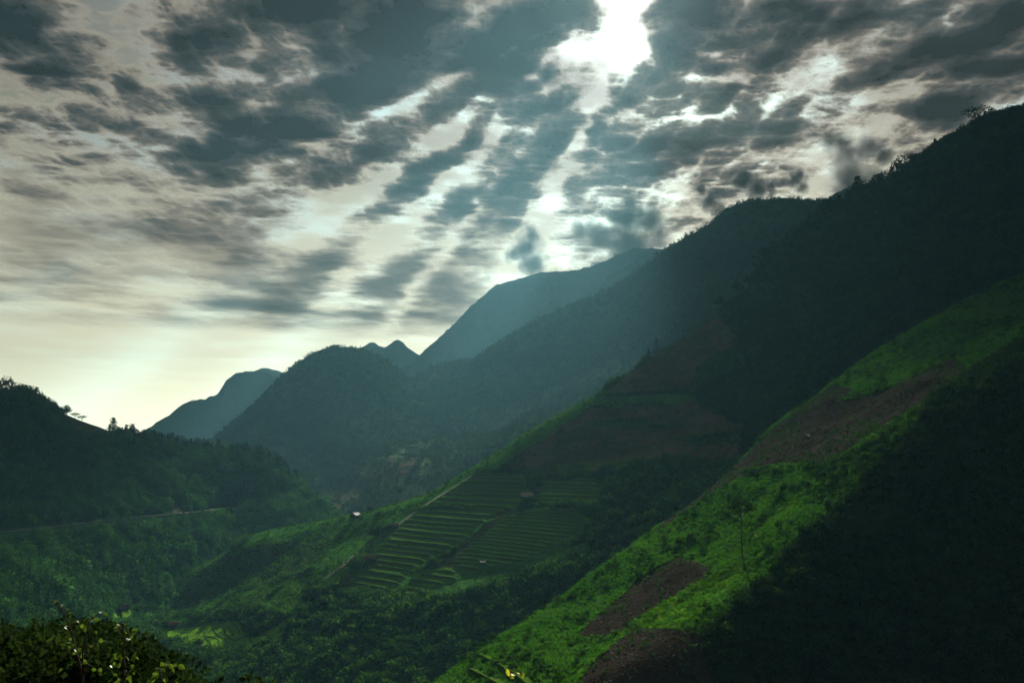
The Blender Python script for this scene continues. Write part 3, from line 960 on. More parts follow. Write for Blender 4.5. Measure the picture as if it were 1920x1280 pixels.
# ------------------------------------------------------------------ strips of road and path laid on the hills
def strip_on(h, pix, width, lift, name, mat, step=4.0, drape=True, thick=0.0):
    pts = np.array([h.find(x, y)[0] for x, y in pix])
    seg = np.linalg.norm(np.diff(pts, axis=0), axis=1)
    t = np.concatenate([[0], np.cumsum(seg)])
    q = pchip(t, pts, np.arange(0, t[-1], step))
    V, F = [], []
    for i in range(len(q)):
        d = q[min(i + 1, len(q) - 1)] - q[max(i - 1, 0)]
        s = np.array([d[1], -d[0], 0])
        s = s / (np.linalg.norm(s) + 1e-6) * width / 2
        if thick:
            for off, up in ((-1, -1.0), (-1, thick), (1, thick), (1, -1.0)):
                V.append(q[i] + s * off + np.array([0, 0, up]))
        else:
            V += [q[i] - s + np.array([0, 0, lift]), q[i] + s + np.array([0, 0, lift])]
    k = 4 if thick else 2
    for i in range(len(q) - 1):
        for r in range(k - 1):
            F.append((i * k + r, i * k + r + 1, (i + 1) * k + r + 1, (i + 1) * k + r))
    return mesh_object(name, V, F, mat)

M_ROAD = simple_mat('road_dust', (0.026, 0.034, 0.024), var=0.5, scale=0.06)
M_PATH = simple_mat('trodden_grass', (0.115, 0.135, 0.050), scale=0.3)
M_EARTH = simple_mat('trodden_earth', (0.13, 0.10, 0.065), scale=0.3)
M_CONC = simple_mat('old_concrete', (0.42, 0.41, 0.36), scale=0.5)
ro = strip_on(hillL, [(-120, 1008), (0, 999), (120, 986), (230, 973), (340, 963), (440, 951)], 2.6, 0.5, 'road', M_ROAD, 6.0)
tag(ro, kind='structure')
pt = strip_on(hillB, [(572, 1112), (610, 1085), (650, 1055), (690, 1022), (745, 985), (800, 946), (850, 915), (905, 879)], 2.2, 0.35, 'footpath', M_PATH, 3.0)
tag(pt, kind='structure')
pt = strip_on(hillB, [(655, 1090), (690, 1066), (702, 1055)], 1.3, 0.3, 'footpath', M_EARTH, 2.0)
tag(pt, kind='structure')
pt = strip_on(hillB, [(1250, 838), (1310, 826), (1380, 817)], 1.2, 0.3, 'footpath', M_EARTH, 3.0)
tag(pt, kind='structure')
pw = strip_on(hillL, [(346, 964), (362, 961.5)], 0.6, 0, 'parapet', M_CONC, 3.0, thick=1.3)
tag(pw, 'short pale concrete parapet on the left hill road, beside the pole', 'parapet', 'road parapets')
pw = strip_on(hillL, [(390, 958), (412, 955), (434, 952)], 0.6, 0, 'parapet', M_CONC, 3.0, thick=1.1)
tag(pw, 'longer pale concrete parapet at the far right end of the hill road', 'parapet', 'road parapets')
# low earth bunds dividing the rice paddies
def z5(pts):
    return [(280 + X / 5.333, 1060 + Y / 5.333) for X, Y in pts]
for bp in ([(470, 720), (490, 690), (545, 640)], [(560, 650), (555, 700), (600, 760), (625, 800), (630, 850)], [(570, 710), (640, 715), (700, 765), (690, 800)], [(650, 650), (690, 700), (770, 750), (760, 790)],
           [(730, 570), (745, 640), (770, 690), (820, 735), (880, 745), (930, 715), (1000, 705), (1015, 745), (1005, 790)], [(790, 615), (820, 660), (845, 710)], [(830, 575), (870, 610), (900, 660), (895, 700)],
           [(1090, 650), (1130, 690), (1170, 750)], [(1150, 680), (1210, 720), (1240, 750)], [(130, 660), (300, 630), (450, 600), (620, 580), (730, 575)], [(380, 700), (390, 740)], [(1200, 470), (1260, 500), (1350, 515)],
           [(1060, 385), (1160, 440), (1210, 490)], [(1210, 340), (1280, 375), (1330, 385)], [(1380, 285), (1500, 290), (1530, 270)], [(1300, 310), (1400, 330), (1430, 400), (1440, 460)], [(1530, 300), (1530, 370), (1480, 410)], [(1330, 430), (1390, 480), (1440, 470)]):
    bo = strip_on(hillB, z5(bp), 0.45, 0, 'bund', M_BUND, 1.6, thick=0.22)
    bo.parent = oB
# two planted strips low on the near spur
for pix, w in (([(892, 1218), (915, 1228), (950, 1246), (985, 1268), (1020, 1296)], 2.4), ([(886, 1252), (915, 1266), (960, 1290)], 1.5)):
    st = strip_on(hillA, pix, w, 0, 'rice_strip', M_TREAD, 1.0, thick=0.12)
    st.parent = oA

# ------------------------------------------------------------------ leaves, bushes, trees
def leaf_arrays(cent, size, rng, droop=0.0, aspect=0.55, outward=None):
    n = len(cent)
    d = rng.normal(size=(n, 3))
    if outward is not None:
        d = d * 0.7 + outward
    d[:, 2] -= droop
    d /= np.linalg.norm(d, axis=1, keepdims=True) + 1e-9
    r = rng.normal(size=(n, 3))
    s = np.cross(d, r)
    s /= np.linalg.norm(s, axis=1, keepdims=True) + 1e-9
    sz = (size * (0.6 + 0.8 * rng.random(n)))[:, None]
    up = np.cross(s, d)
    V = np.stack([cent - d * sz * 0.5, cent + s * sz * aspect * 0.5 + up * sz * 0.08, cent + d * sz * 0.5, cent - s * sz * aspect * 0.5 + up * sz * 0.08], 1)
    F = np.arange(n * 4).reshape(n, 4)
    return V.reshape(-1, 3), F

def tube(pts, rads, sides=6):
    V, F = [], []
    pts = [np.array(p, float) for p in pts]
    for i, p in enumerate(pts):
        d = pts[min(i + 1, len(pts) - 1)] - pts[max(i - 1, 0)]
        d /= np.linalg.norm(d) + 1e-9
        r = np.array([0, 0, 1.0]) if abs(d[2]) < 0.8 else np.array([1.0, 0, 0])
        s = np.cross(d, r); s /= np.linalg.norm(s)
        t = np.cross(d, s)
        for k in range(sides):
            a = 2 * math.pi * k / sides
            V.append(p + (s * math.cos(a) + t * math.sin(a)) * rads[i])
    for i in range(len(pts) - 1):
        for k in range(sides):
            F.append((i * sides + k, i * sides + (k + 1) % sides, (i + 1) * sides + (k + 1) % sides, (i + 1) * sides + k))
    return V, F

def join(parts):
    V, F, n = [], [], 0
    for v, f in parts:
        V += [tuple(map(float, x)) for x in v]
        F += [tuple(int(i) + n for i in q) for q in f]
        n += len(v)
    return V, F

def mesh(name, V, F, mat):
    me = bpy.data.meshes.new(name)
    me.from_pydata([tuple(map(float, v)) for v in V], [], [tuple(map(int, f)) for f in F])
    me.materials.append(mat)
    return me

M_BARK = simple_mat('bark', (0.035, 0.028, 0.022), scale=2.0, bump=0.4)
M_PINE = leaf_mat('pine_needles', (0.008, 0.020, 0.009), (0.018, 0.034, 0.012), 0.2)
M_BROAD = leaf_mat('broad_leaves', (0.014, 0.040, 0.010), (0.034, 0.070, 0.016), 0.35)
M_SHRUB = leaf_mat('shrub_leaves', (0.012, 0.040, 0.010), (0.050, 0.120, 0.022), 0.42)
M_DARKS = leaf_mat('shade_shrub_leaves', (0.006, 0.018, 0.008), (0.036, 0.075, 0.022), 0.35)  # darker than the other shrub leaves, to deepen shade on the near slope
M_TUFT = leaf_mat('grass_blades', (0.026, 0.105, 0.014), (0.072, 0.200, 0.018), 0.45)
M_FARL = leaf_mat('mountain_leaves', (0.012, 0.028, 0.016), (0.026, 0.050, 0.026), 0.3)
M_CROP = leaf_mat('crop_leaves', (0.040, 0.085, 0.020), (0.070, 0.120, 0.030), 0.4)
M_HILLT = leaf_mat('hill_tree_leaves', (0.011, 0.046, 0.020), (0.052, 0.142, 0.040), 0.42)
M_KNOLL = leaf_mat('knoll_leaves', (0.007, 0.018, 0.006), (0.036, 0.060, 0.016), 0.42)
M_SAP = leaf_mat('sapling_leaves', (0.075, 0.135, 0.016), (0.125, 0.175, 0.030), 0.5, gloss=0.05)
M_YEL = leaf_mat('yellow_leaves', (0.55, 0.55, 0.04), (0.75, 0.70, 0.10), 0.5, gloss=0.04)
M_STEM = simple_mat('sapling_stem', (0.040, 0.022, 0.016), scale=8.0)

def lobes(rng, k, rx, rz, zc):
    L = []
    for i in range(k):
        a = rng.random() * 2 * math.pi
        r = rx * 0.62 * math.sqrt(rng.random())
        z = zc + rz * (rng.random() * 1.3 - 0.6)
        L.append((r * math.cos(a), r * math.sin(a), z, rx * (0.38 + 0.25 * rng.random())))
    return L

def crown_geo(rng, L, n, ls, flat=0.85, droop=0.0):
    w = np.array([l[3] ** 2 for l in L]); w /= w.sum()
    k = rng.choice(len(L), n, p=w)
    LL = np.array(L)[k]
    d = rng.normal(size=(n, 3)); d /= np.linalg.norm(d, axis=1, keepdims=True)
    rr = (0.55 + 0.5 * rng.random(n) ** 0.6)[:, None]
    c_ = LL[:, :3] + d * LL[:, 3:4] * rr * np.array([1, 1, flat])
    c_[:, 2] = np.maximum(c_[:, 2], 0.02)
    return leaf_arrays(c_, ls, rng, droop, outward=d * 0.8)

def bush_mesh(name, seed, mat, n=110, r=1.0, ls=0.34, k=7, tall=0.75):
    rng = np.random.default_rng(seed)
    V, F = crown_geo(rng, lobes(rng, k, r, r * tall * 0.55, r * tall * 0.55), n, ls)
    return mesh(name, V, F, mat)

def tuft_mesh(name, seed, mat, n=26, spread=0.5, h=0.6):
    rng = np.random.default_rng(seed)
    V, F = [], []
    for i in range(n):
        a = rng.random() * 6.283
        b0 = np.array([math.cos(a), math.sin(a), 0]) * spread * math.sqrt(rng.random())
        ln = np.array([rng.normal() * 0.35, rng.normal() * 0.35, 1.0]) * h * (0.5 + 0.7 * rng.random())
        s = np.array([math.cos(a + 1.5), math.sin(a + 1.5), 0]) * h * 0.10
        k = len(V)
        V += [b0 - s, b0 + s, b0 + ln + s * 0.2, b0 + ln - s * 0.2]
        F.append((k, k + 1, k + 2, k + 3))
    return mesh(name, V, F, mat)

def tree_geo(kind, seed, n=420):
    """unit-height tree: returns (trunk V,F), (crown V,F)"""
    rng = np.random.default_rng(seed)
    parts = []
    if kind == 'pine':
        bend = rng.normal() * 0.02
        parts.append(tube([(0, 0, -0.05), (bend, 0, 0.4), (0, bend, 0.75), (0, 0, 0.99)], [0.024, 0.018, 0.010, 0.003], 5))
        cs, out = [], []
        nw = 11
        for i in range(nw):
            z = 0.16 + 0.80 * i / (nw - 1)
            R = (0.27 * (1 - (z - 0.1) / 0.95) ** 0.8 + 0.02) * (0.8 + 0.4 * rng.random())
            nb = 7
            a0 = rng.random() * 6.28
            for j in range(nb):
                a = a0 + j * 6.283 / nb + rng.normal() * 0.2
                r_ = R * (0.65 + 0.5 * rng.random())
                tip = np.array([math.cos(a) * r_, math.sin(a) * r_, z - 0.03 - 0.05 * rng.random()])
                if j % 2 == 0:
                    parts.append(tube([(0, 0, z), tuple(tip * 0.9 + np.array([0, 0, 0.1 * z]))], [0.006, 0.002], 3))
                m_ = max(3, int(n / (nw * nb)))
                for q in range(m_):
                    f = 0.25 + 0.75 * rng.random()
                    cs.append(np.array([tip[0] * f, tip[1] * f, z + (tip[2] - z) * f]) + rng.normal(size=3) * 0.016)
                    out.append([math.cos(a), math.sin(a), 0.15])
        cr = leaf_arrays(np.array(cs), 0.075, rng, 0.1, 0.45, outward=np.array(out))
    elif kind == 'mop':      # bare trunk with one rounded head, like the pines standing alone on the ridge
        lean = rng.normal() * 0.06
        parts.append(tube([(0, 0, -0.05), (lean * 0.5, 0, 0.3), (lean, 0, 0.6), (lean * 1.2, 0, 0.85)], [0.026, 0.020, 0.014, 0.005], 5))
        for a in (0.3, 2.4, 4.4):
            parts.append(tube([(lean * 0.9, 0, 0.52), (lean + 0.17 * math.cos(a), 0.17 * math.sin(a), 0.68)], [0.010, 0.003], 4))
        L = [(lean + 0.15 * math.cos(a), 0.15 * math.sin(a), 0.66 + 0.10 * rng.random(), 0.15) for a in np.arange(0, 6.28, 1.25)] + [(lean, 0, 0.86, 0.14)]
        cr = crown_geo(rng, L, n, 0.07, 0.8)
    elif kind == 'flat':     # wide umbrella crown
        parts.append(tube([(0, 0, -0.05), (0.03, 0, 0.3), (0, 0.02, 0.7)], [0.035, 0.026, 0.012], 5))
        L = []
        for i in range(9):
            a = i * 0.7 + rng.random() * 0.3
            r_ = 0.30 + 0.22 * rng.random()
            L.append((r_ * math.cos(a), r_ * math.sin(a), 0.60 + 0.14 * rng.random(), 0.17))
            parts.append(tube([(0.02, 0, 0.35), (r_ * math.cos(a) * 0.9, r_ * math.sin(a) * 0.9, 0.6)], [0.012, 0.004], 4))
        L += [(0, 0, 0.78, 0.24), (0.12, 0.1, 0.82, 0.16)]
        cr = crown_geo(rng, L, n, 0.075, 0.7)
    else:                    # broad
        parts.append(tube([(0, 0, -0.05), (0.02, 0, 0.25), (0, 0.03, 0.5), (0, 0, 0.75)], [0.035, 0.027, 0.018, 0.006], 5))
        L = []
        for i in range(8):
            a = i * 0.8 + rng.random()
            r_ = 0.16 + 0.16 * rng.random()
            z = 0.38 + 0.40 * rng.random()
            L.append((r_ * math.cos(a), r_ * math.sin(a), z, 0.15 + 0.06 * rng.random()))
            parts.append(tube([(0.01, 0, 0.22 + 0.2 * rng.random()), (r_ * math.cos(a) * 0.8, r_ * math.sin(a) * 0.8, z)], [0.012, 0.003], 4))
        L.append((0, 0, 0.82, 0.18))
        cr = crown_geo(rng, L, n, 0.085, 0.9)
    return join(parts), cr

def whole_tree_mesh(name, kind, seed, leaf, n):
    (tv, tf), (cv, cf) = tree_geo(kind, seed, n)
    V, F = join([(tv, tf), (cv, cf)])
    me = mesh(name, V, F, M_BARK)
    me.materials.append(leaf)
    me.polygons.foreach_set('material_index', [0] * len(tf) + [1] * len(cf))
    return me

def proto_collection(name, meshes):
    c_ = bpy.data.collections.new(name)
    for k, me in enumerate(meshes):
        o = bpy.data.objects.new('%s_%02d' % (name, k), me)
        c_.objects.link(o)
    return c_

def stuff(name, label, cat, pts, scl, idx, coll, rng, tilt=0.12):
    n = len(pts)
    me = bpy.data.meshes.new(name)
    me.vertices.add(n)
    me.vertices.foreach_set('co', np.asarray(pts, np.float32).reshape(-1))
    a = me.attributes.new('scl', 'FLOAT', 'POINT'); a.data.foreach_set('value', np.asarray(scl, np.float32))
    a = me.attributes.new('idx', 'INT', 'POINT'); a.data.foreach_set('value', np.asarray(idx, np.int32))
    rot = np.stack([rng.normal(size=n) * tilt, rng.normal(size=n) * tilt, rng.random(n) * 6.283], 1)
    a = me.attributes.new('rot', 'FLOAT_VECTOR', 'POINT'); a.data.foreach_set('vector', rot.astype(np.float32).reshape(-1))
    o = bpy.data.objects.new(name, me)
    COL.objects.link(o)
    ng = bpy.data.node_groups.new(name, 'GeometryNodeTree')
    ng.interface.new_socket('Geometry', in_out='INPUT', socket_type='NodeSocketGeometry')
    ng.interface.new_socket('Geometry', in_out='OUTPUT', socket_type='NodeSocketGeometry')
    gi, go = ng.nodes.new('NodeGroupInput'), ng.nodes.new('NodeGroupOutput')
    ip = ng.nodes.new('GeometryNodeInstanceOnPoints')
    ci = ng.nodes.new('GeometryNodeCollectionInfo')
    ci.inputs['Collection'].default_value = coll
    ci.inputs['Separate Children'].default_value = True
    ci.inputs['Reset Children'].default_value = True
    def na(nm, ty):
        nd = ng.nodes.new('GeometryNodeInputNamedAttribute')
        nd.data_type = ty
        nd.inputs['Name'].default_value = nm
        return nd.outputs['Attribute']
    e2r = ng.nodes.new('FunctionNodeEulerToRotation')
    ng.links.new(na('rot', 'FLOAT_VECTOR'), e2r.inputs[0])
    ng.links.new(gi.outputs[0], ip.inputs['Points'])
    ng.links.new(ci.outputs[0], ip.inputs['Instance'])
    ip.inputs['Pick Instance'].default_value = True
    ng.links.new(na('idx', 'INT'), ip.inputs['Instance Index'])
    ng.links.new(e2r.outputs[0], ip.inputs['Rotation'])
    ng.links.new(na('scl', 'FLOAT'), ip.inputs['Scale'])
    ng.links.new(ip.outputs[0], go.inputs[0])
    md = o.modifiers.new('scatter', 'NODES')
    md.node_group = ng
    tag(o, label, cat, kind='stuff')
    return o

def classify(px, py, regions):
    k = np.zeros(len(px), int)
    for i, poly in enumerate(regions):
        k[inpoly(px, py, poly)] = i + 1
    return k

rngS = np.random.default_rng(99)
LIPS = np.array(LIPS)
col_shrub = proto_collection('shrub_kinds', [bush_mesh('shrub', 10 + k, M_SHRUB, 110, 1.0, 0.40, 7, 0.7 + 0.12 * k) for k in range(5)])
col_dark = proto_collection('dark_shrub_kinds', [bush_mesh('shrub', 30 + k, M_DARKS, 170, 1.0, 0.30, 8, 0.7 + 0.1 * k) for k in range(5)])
col_knoll = proto_collection('knoll_shrub_kinds', [bush_mesh('shrub', 50 + k, M_KNOLL, 420, 1.0, 0.21, 9, 0.8 + 0.16 * k) for k in range(5)])
col_tuft = proto_collection('tuft_kinds', [tuft_mesh('tuft', 70 + k, M_TUFT) for k in range(4)])
col_crop = proto_collection('crop_kinds', [tuft_mesh('crop', 80 + k, M_CROP, 16, 0.35, 0.7) for k in range(3)])
col_forest = proto_collection('forest_kinds', [whole_tree_mesh('tree', 'pine', 1, M_PINE, 300), whole_tree_mesh('tree', 'pine', 2, M_PINE, 300), whole_tree_mesh('tree', 'broad', 3, M_DARKS, 260),
                                               whole_tree_mesh('tree', 'broad', 4, M_DARKS, 260)])
col_hill = proto_collection('hill_tree_kinds', [whole_tree_mesh('tree', 'broad', 5, M_HILLT, 260), whole_tree_mesh('tree', 'broad', 6, M_HILLT, 260), whole_tree_mesh('tree', 'pine', 7, M_HILLT, 260),
                                                bush_mesh('shrub', 8, M_HILLT, 120, 0.5, 0.2, 7, 0.9), bush_mesh('shrub', 9, M_HILLT, 120, 0.5, 0.2, 7, 1.1)])
col_far = proto_collection('far_tree_kinds', [whole_tree_mesh('tree', 'broad', 11, M_FARL, 90), whole_tree_mesh('tree', 'pine', 12, M_PINE, 160), bush_mesh('shrub', 13, M_FARL, 60, 0.5, 0.25, 6, 0.9)])

def view_ok(px, py, m_=160):
    return (px > -m_) & (px < W0 + m_) & (py > 0) & (py < H0 + 120)

# --- terraced hill
Q, N, px, py = hillB.scatter(150000, rngS)
ok = view_ok(px, py)
Q, px, py = Q[ok], px[ok], py[ok]
regs = [B_regions[0][0]] + [r[0] for r in B_regions[1:]]
cl = classify(px, py, regs)
clump = fbm(Q / 22.0, 3, 0.5, 301)
rnd = rngS.random(len(Q))
isfor = cl == 1
isscrub = cl == 0
m1 = isscrub & (rnd < 0.30 + 0.35 * clump)
stuff('scrub', 'dense dark green scrub covering the lower slopes of the terraced hill', 'scrub', Q[m1], (0.8 + 2.4 * rngS.random(m1.sum()) ** 3 + 1.1 * np.clip(clump[m1], 0, 1)), rngS.integers(0, 5, m1.sum()), col_shrub, rngS)
m2 = isfor & (rnd < 0.42 + 0.4 * clump)
stuff('forest', 'dark forest covering the upper right slope of the terraced hill', 'forest', Q[m2] - np.array([0, 0, 0.4]), 2.6 + 4.2 * rngS.random(m2.sum()) ** 1.5, rngS.integers(0, 4, m2.sum()), col_forest, rngS, 0.05)
isg = np.isin(cl, [3, 4, 5, 6, 7, 12, 14, 15])
m3 = isg & (rnd < 0.55)
stuff('grass', 'short green grass on the rim and open fields of the terraced hill', 'grass', Q[m3], 0.55 + 0.7 * rngS.random(m3.sum()), rngS.integers(0, 4, m3.sum()), col_tuft, rngS)
m4 = np.isin(cl, [2, 6, 7, 14]) & (rnd > 0.965)
extra = []
for pts, nn, wd in (([(1118, 743), (1200, 739), (1290, 735)], 160, 2.0), ([(1130, 793), (1180, 789), (1215, 790)], 70, 2.0), ([(1225, 801), (1280, 798)], 50, 2.0), ([(1300, 824), (1350, 818), (1410, 815)], 90, 1.6),
                ([(1105, 765), (1150, 762), (1240, 757)], 70, 1.5), ([(890, 884), (1000, 884), (1100, 874), (1380, 864)], 300, 2.5), ([(380, 1155), (440, 1110), (480, 1100)], 60, 2.0),
                ([(455, 1160), (480, 1135), (530, 1100)], 60, 1.5), ([(600, 985), (700, 958), (820, 920), (1000, 812)], 60, 1.2), ([(780, 955), (830, 951), (885, 953)], 80, 1.2)):
    pp = np.array(pts, float)
    t = np.linspace(0, 1, len(pp))
    for tq in rngS.random(nn):
        x, y = np.interp(tq, t, pp[:, 0]), np.interp(tq, t, pp[:, 1])
        extra.append(hillB.find(x + rngS.normal() * wd, y + rngS.normal() * wd * 0.6)[0])
ex = np.concatenate([Q[m4], np.array(extra)])
stuff('hedge_scrub', 'low hedges and scattered bushes along the field edges', 'bushes', ex, 0.5 + 0.9 * rngS.random(len(ex)), rngS.integers(0, 5, len(ex)), col_shrub, rngS)
lp = LIPS + rngS.normal(size=LIPS.shape) * np.array([0.5, 0.25, 0])
stuff('terrace_grass', 'bright grass growing along the lips of the terraces', 'grass', lp - np.array([0, 0, 0.1]), 0.35 + 0.5 * rngS.random(len(lp)), rngS.integers(0, 4, len(lp)), col_tuft, rngS)
# rows of young crop left of the footpath
rows = []
for k in range(34):
    x0, y0, x1, y1 = 560 + k * 6.6, 1120 - k * 4.9, 640 + k * 4.4, 1112 - k * 4.6
    for q in np.linspace(0, 1, 16):
        rows.append((x0 + (x1 - x0) * q, y0 + (y1 - y0) * q + 2.0 * math.sin(q * 3)))
P_CROP = mk([(590, 1112), (640, 1072), (700, 1020), (760, 980), (700, 1040), (650, 1085), (620, 1120)])
rows = [r for r in rows if inpoly(np.array(r[0]), np.array(r[1]), P_CROP)]
if rows:
    R_ = np.array([hillB.find(*r)[0] for r in rows])
    stuff('crop_rows', 'rows of young crop plants beside the footpath on the terraced hill', 'crop', R_, 1.1 + 0.5 * rngS.random(len(R_)), rngS.integers(0, 3, len(R_)), col_crop, rngS)

# --- near hill
Q, N, px, py = hillA.scatter(170000, rngS)
ok = view_ok(px, py)
Q, px, py = Q[ok], px[ok], py[ok]
cl = classify(px + 6 * fbm(Q / 14, 2, .5, 3), py, [r[0] for r in A_regions])
clump = fbm(Q / 9.0, 3, 0.5, 311)
rnd = rngS.random(len(Q))
m1 = (cl == 1) & (rnd < 0.36 + 0.45 * clump)
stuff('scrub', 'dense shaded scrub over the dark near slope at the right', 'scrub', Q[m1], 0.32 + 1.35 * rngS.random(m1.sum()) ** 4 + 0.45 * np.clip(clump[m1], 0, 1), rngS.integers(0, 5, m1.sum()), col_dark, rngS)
m2 = np.isin(cl, [0, 4, 7]) & (rnd < 0.62 + 0.5 * clump)
stuff('grass', 'bright green grass on the sunlit flank of the near hill', 'grass', Q[m2], 0.35 + 0.5 * rngS.random(m2.sum()) + 0.2 * np.clip(clump[m2], 0, 1), rngS.integers(0, 4, m2.sum()), col_tuft, rngS)
m3 = (cl == 0) & (rnd > 0.955 - 0.12 * clump)
ex = []
for pts, nn, wd in (([(1390, 885), (1480, 880), (1560, 872), (1640, 830), (1720, 770)], 260, 5.0), ([(1400, 1010), (1440, 960), (1470, 920), (1520, 905)], 120, 4.0), ([(960, 1216), (1000, 1240), (1030, 1262)], 60, 3.0),
                    ([(1520, 895), (1570, 890), (1640, 850), (1700, 790)], 200, 8.0)):
    pp = np.array(pts, float)
    t = np.linspace(0, 1, len(pp))
    for tq in rngS.random(nn):
        x, y = np.interp(tq, t, pp[:, 0]), np.interp(tq, t, pp[:, 1])
        ex.append(hillA.find(x + rngS.normal() * wd, y + rngS.normal() * wd)[0])
ex = np.concatenate([Q[m3], np.array(ex)])
stuff('bushes', 'small green bushes dotted over the grass of the near hill', 'bushes', ex, 0.25 + 0.9 * rngS.random(len(ex)) ** 3, rngS.integers(0, 5, len(ex)), col_shrub, rngS)
m5 = np.isin(cl, [2, 3, 5, 6]) & (rnd > 0.97 - 0.35 * np.clip(fbm(Q / 9.0, 4, 0.6, 80), 0, 1))
stuff('weeds', 'sparse weeds growing in the ploughed soil of the near hill', 'weeds', Q[m5], 0.18 + 0.3 * rngS.random(m5.sum()), rngS.integers(0, 4, m5.sum()), col_shrub, rngS)

# clods and stones lying on the ploughed patches
def clod_mesh(seed):
    v, f = ico(1)
    rng = np.random.default_rng(seed)
    v = v * (0.7 + 0.6 * rng.random((len(v), 1))) * np.array([1.0, 0.8, 0.6])
    return mesh('clod', v, f, M_CLOD)
M_CLOD = simple_mat('clod_earth', (0.048, 0.038, 0.028), var=0.6, scale=0.7)
col_clod = proto_collection('clod_kinds', [clod_mesh(k) for k in range(4)])
Qc, Nc, pxc, pyc = hillA.scatter(120000, rngS)
clc = classify(pxc + 6 * fbm(Qc / 14, 2, .5, 3), pyc, [r[0] for r in A_regions])
mc = np.isin(clc, [2, 3, 5, 6]) & view_ok(pxc, pyc)
stuff('clods', 'clods of earth and stones strewn over the ploughed brown patches', 'clods', Qc[mc], 0.07 + 0.22 * rngS.random(mc.sum()) ** 3, rngS.integers(0, 4, mc.sum()), col_clod, rngS, 0.5)

# --- left hill
Q, N, px, py = hillL.scatter(46000, rngS)
ok = view_ok(px, py)
Q, px, py = Q[ok], px[ok], py[ok]
roadpoly = mk([(-200, 1024), (-200, 1000), (0, 992), (120, 979), (230, 967), (340, 957), (450, 945), (450, 963), (340, 975), (230, 987), (120, 1000), (0, 1014)])
cl = classify(px, py, [r[0] for r in L_regions] + [roadpoly])
clump = fbm(Q / 35.0, 3, 0.5, 321)
rnd = rngS.random(len(Q))
m1 = (cl == 0) & (rnd < 0.75 + 0.5 * clump)
stuff('woodland', 'dense woodland covering the hill at the left', 'woodland', Q[m1] - np.array([0, 0, 0.5]), 2.4 + 6.0 * rngS.random(m1.sum()) ** 2.6 + 2.4 * np.clip(clump[m1], 0, 1) + 4.5 * (rngS.random(m1.sum()) > 0.95), rngS.integers(0, 5, m1.sum()), col_hill, rngS, 0.06)

# --- mountains behind
Q, N, px, py = hillC.scatter(52000, rngS)
ok = view_ok(px, py) & (rngS.random(len(Q)) < 0.55 + 0.9 * fbm(Q / 120.0, 4, 0.55, 331))
Q = Q[ok]
stuff('mountain_woodland', 'far-off trees covering the long mountain and its dome', 'woodland', Q - np.array([0, 0, 0.8]), 4.0 + 5.0 * rngS.random(len(Q)) ** 1.5, rngS.integers(0, 3, len(Q)), col_far, rngS, 0.05)
far_pts = []
for h, n in ((hillC, 700), (hillE2, 420), (hillE, 420), (hillR, 160), (hillG, 160)):
    cr = h.P[h.nbk]
    u = rngS.random(n) * (len(cr) - 1.001)
    i = u.astype(int)
    f = (u - i)[:, None]
    p = cr[i] * (1 - f) + cr[i + 1] * f
    keep = fbm(p / 90.0, 2, 0.5, 7) > -0.25
    far_pts.append(p[keep] - np.array([0, 0, 1.0]) + rngS.normal(size=(keep.sum(), 3)) * np.array([3, 6, 0]))
far_pts = np.concatenate(far_pts)
stuff('crest_woodland', 'tiny far-off trees along the crests of the mountains', 'woodland', far_pts, 4.0 + 8.0 * rngS.random(len(far_pts)) ** 2, rngS.integers(0, 2, len(far_pts)), col_far, rngS, 0.04)

# --- knoll under the camera
n = 9000
yy = 9 + 62 * rngS.random(n) ** 0.7
xx = (-0.66 + 0.75 * rngS.random(n)) * yy
keep = fbm(np.stack([xx / 5, yy / 5, xx * 0], -1), 2, 0.5, 5) > -0.12
xx, yy = xx[keep], yy[keep]
sc = 0.35 + 0.7 * rngS.random(len(xx)) ** 1.6 + 0.6 * (rngS.random(len(xx)) > 0.96)
sc *= sstep(yy, 6, 28) * 0.6 + 0.4
zz = knoll_z(xx, yy)
top = -(0.262) * yy          # keep the near scrub below the lower frame edge on the open side
keep = (zz + sc * 1.15 < np.where(xx / yy > -0.20, top - 0.1, 99)) & (yy > 16)
keep &= (zz + sc * 1.25) / yy < -0.178 - 0.45 * np.clip(xx / yy + 0.46, 0, 1)      # the mound stays below the far slope
stuff('undergrowth', 'dark leafy undergrowth on the knoll in the lower left corner', 'undergrowth', np.stack([xx, yy, zz], -1)[keep], sc[keep], rngS.integers(0, 5, keep.sum()), col_knoll, rngS)

# ------------------------------------------------------------------ single trees on the ridges
TREE_CACHE = {}
def tree_parts(kind, var, leaf):
    key = (kind, var, leaf.name)
    if key not in TREE_CACHE:
        (tv, tf), (cv, cf) = tree_geo(kind, 500 + var * 13 + len(kind), 520)
        TREE_CACHE[key] = (mesh('trunk', tv, tf, M_BARK), mesh('crown', cv, cf, leaf))
    return TREE_CACHE[key]

def put_tree(name, p, height, kind, var, label, group=None, leaf=None, rz=None, wide=1.0):
    leaf = leaf or M_PINE
    tm, cm = tree_parts(kind, var, leaf)
    e = bpy.data.objects.new(name, None)
    COL.objects.link(e)
    e.location = tuple(map(float, p))
    e.rotation_euler = (0, 0, rz if rz is not None else random.random() * 6.28)
    e.scale = (height * wide, height * wide, height)
    tag(e, label, 'tree', group)
    for nm, me in (('trunk', tm), ('crown', cm)):
        c_ = bpy.data.objects.new(nm, me)
        COL.objects.link(c_)
        c_.parent = e
    return e

def pix_tree(h, px, hpx, kind, var, label, name='tree', group=None, wide=1.0, sink=0.5, crest=True, py=None, leaf=None):
    p = h.crest_point(px) if crest else h.find(px, py)[0]
    ht = hpx * p[1] / FOC
    return put_tree(name, p - np.array([0, 0, sink]), ht, kind, var, label, group, leaf, wide=wide)

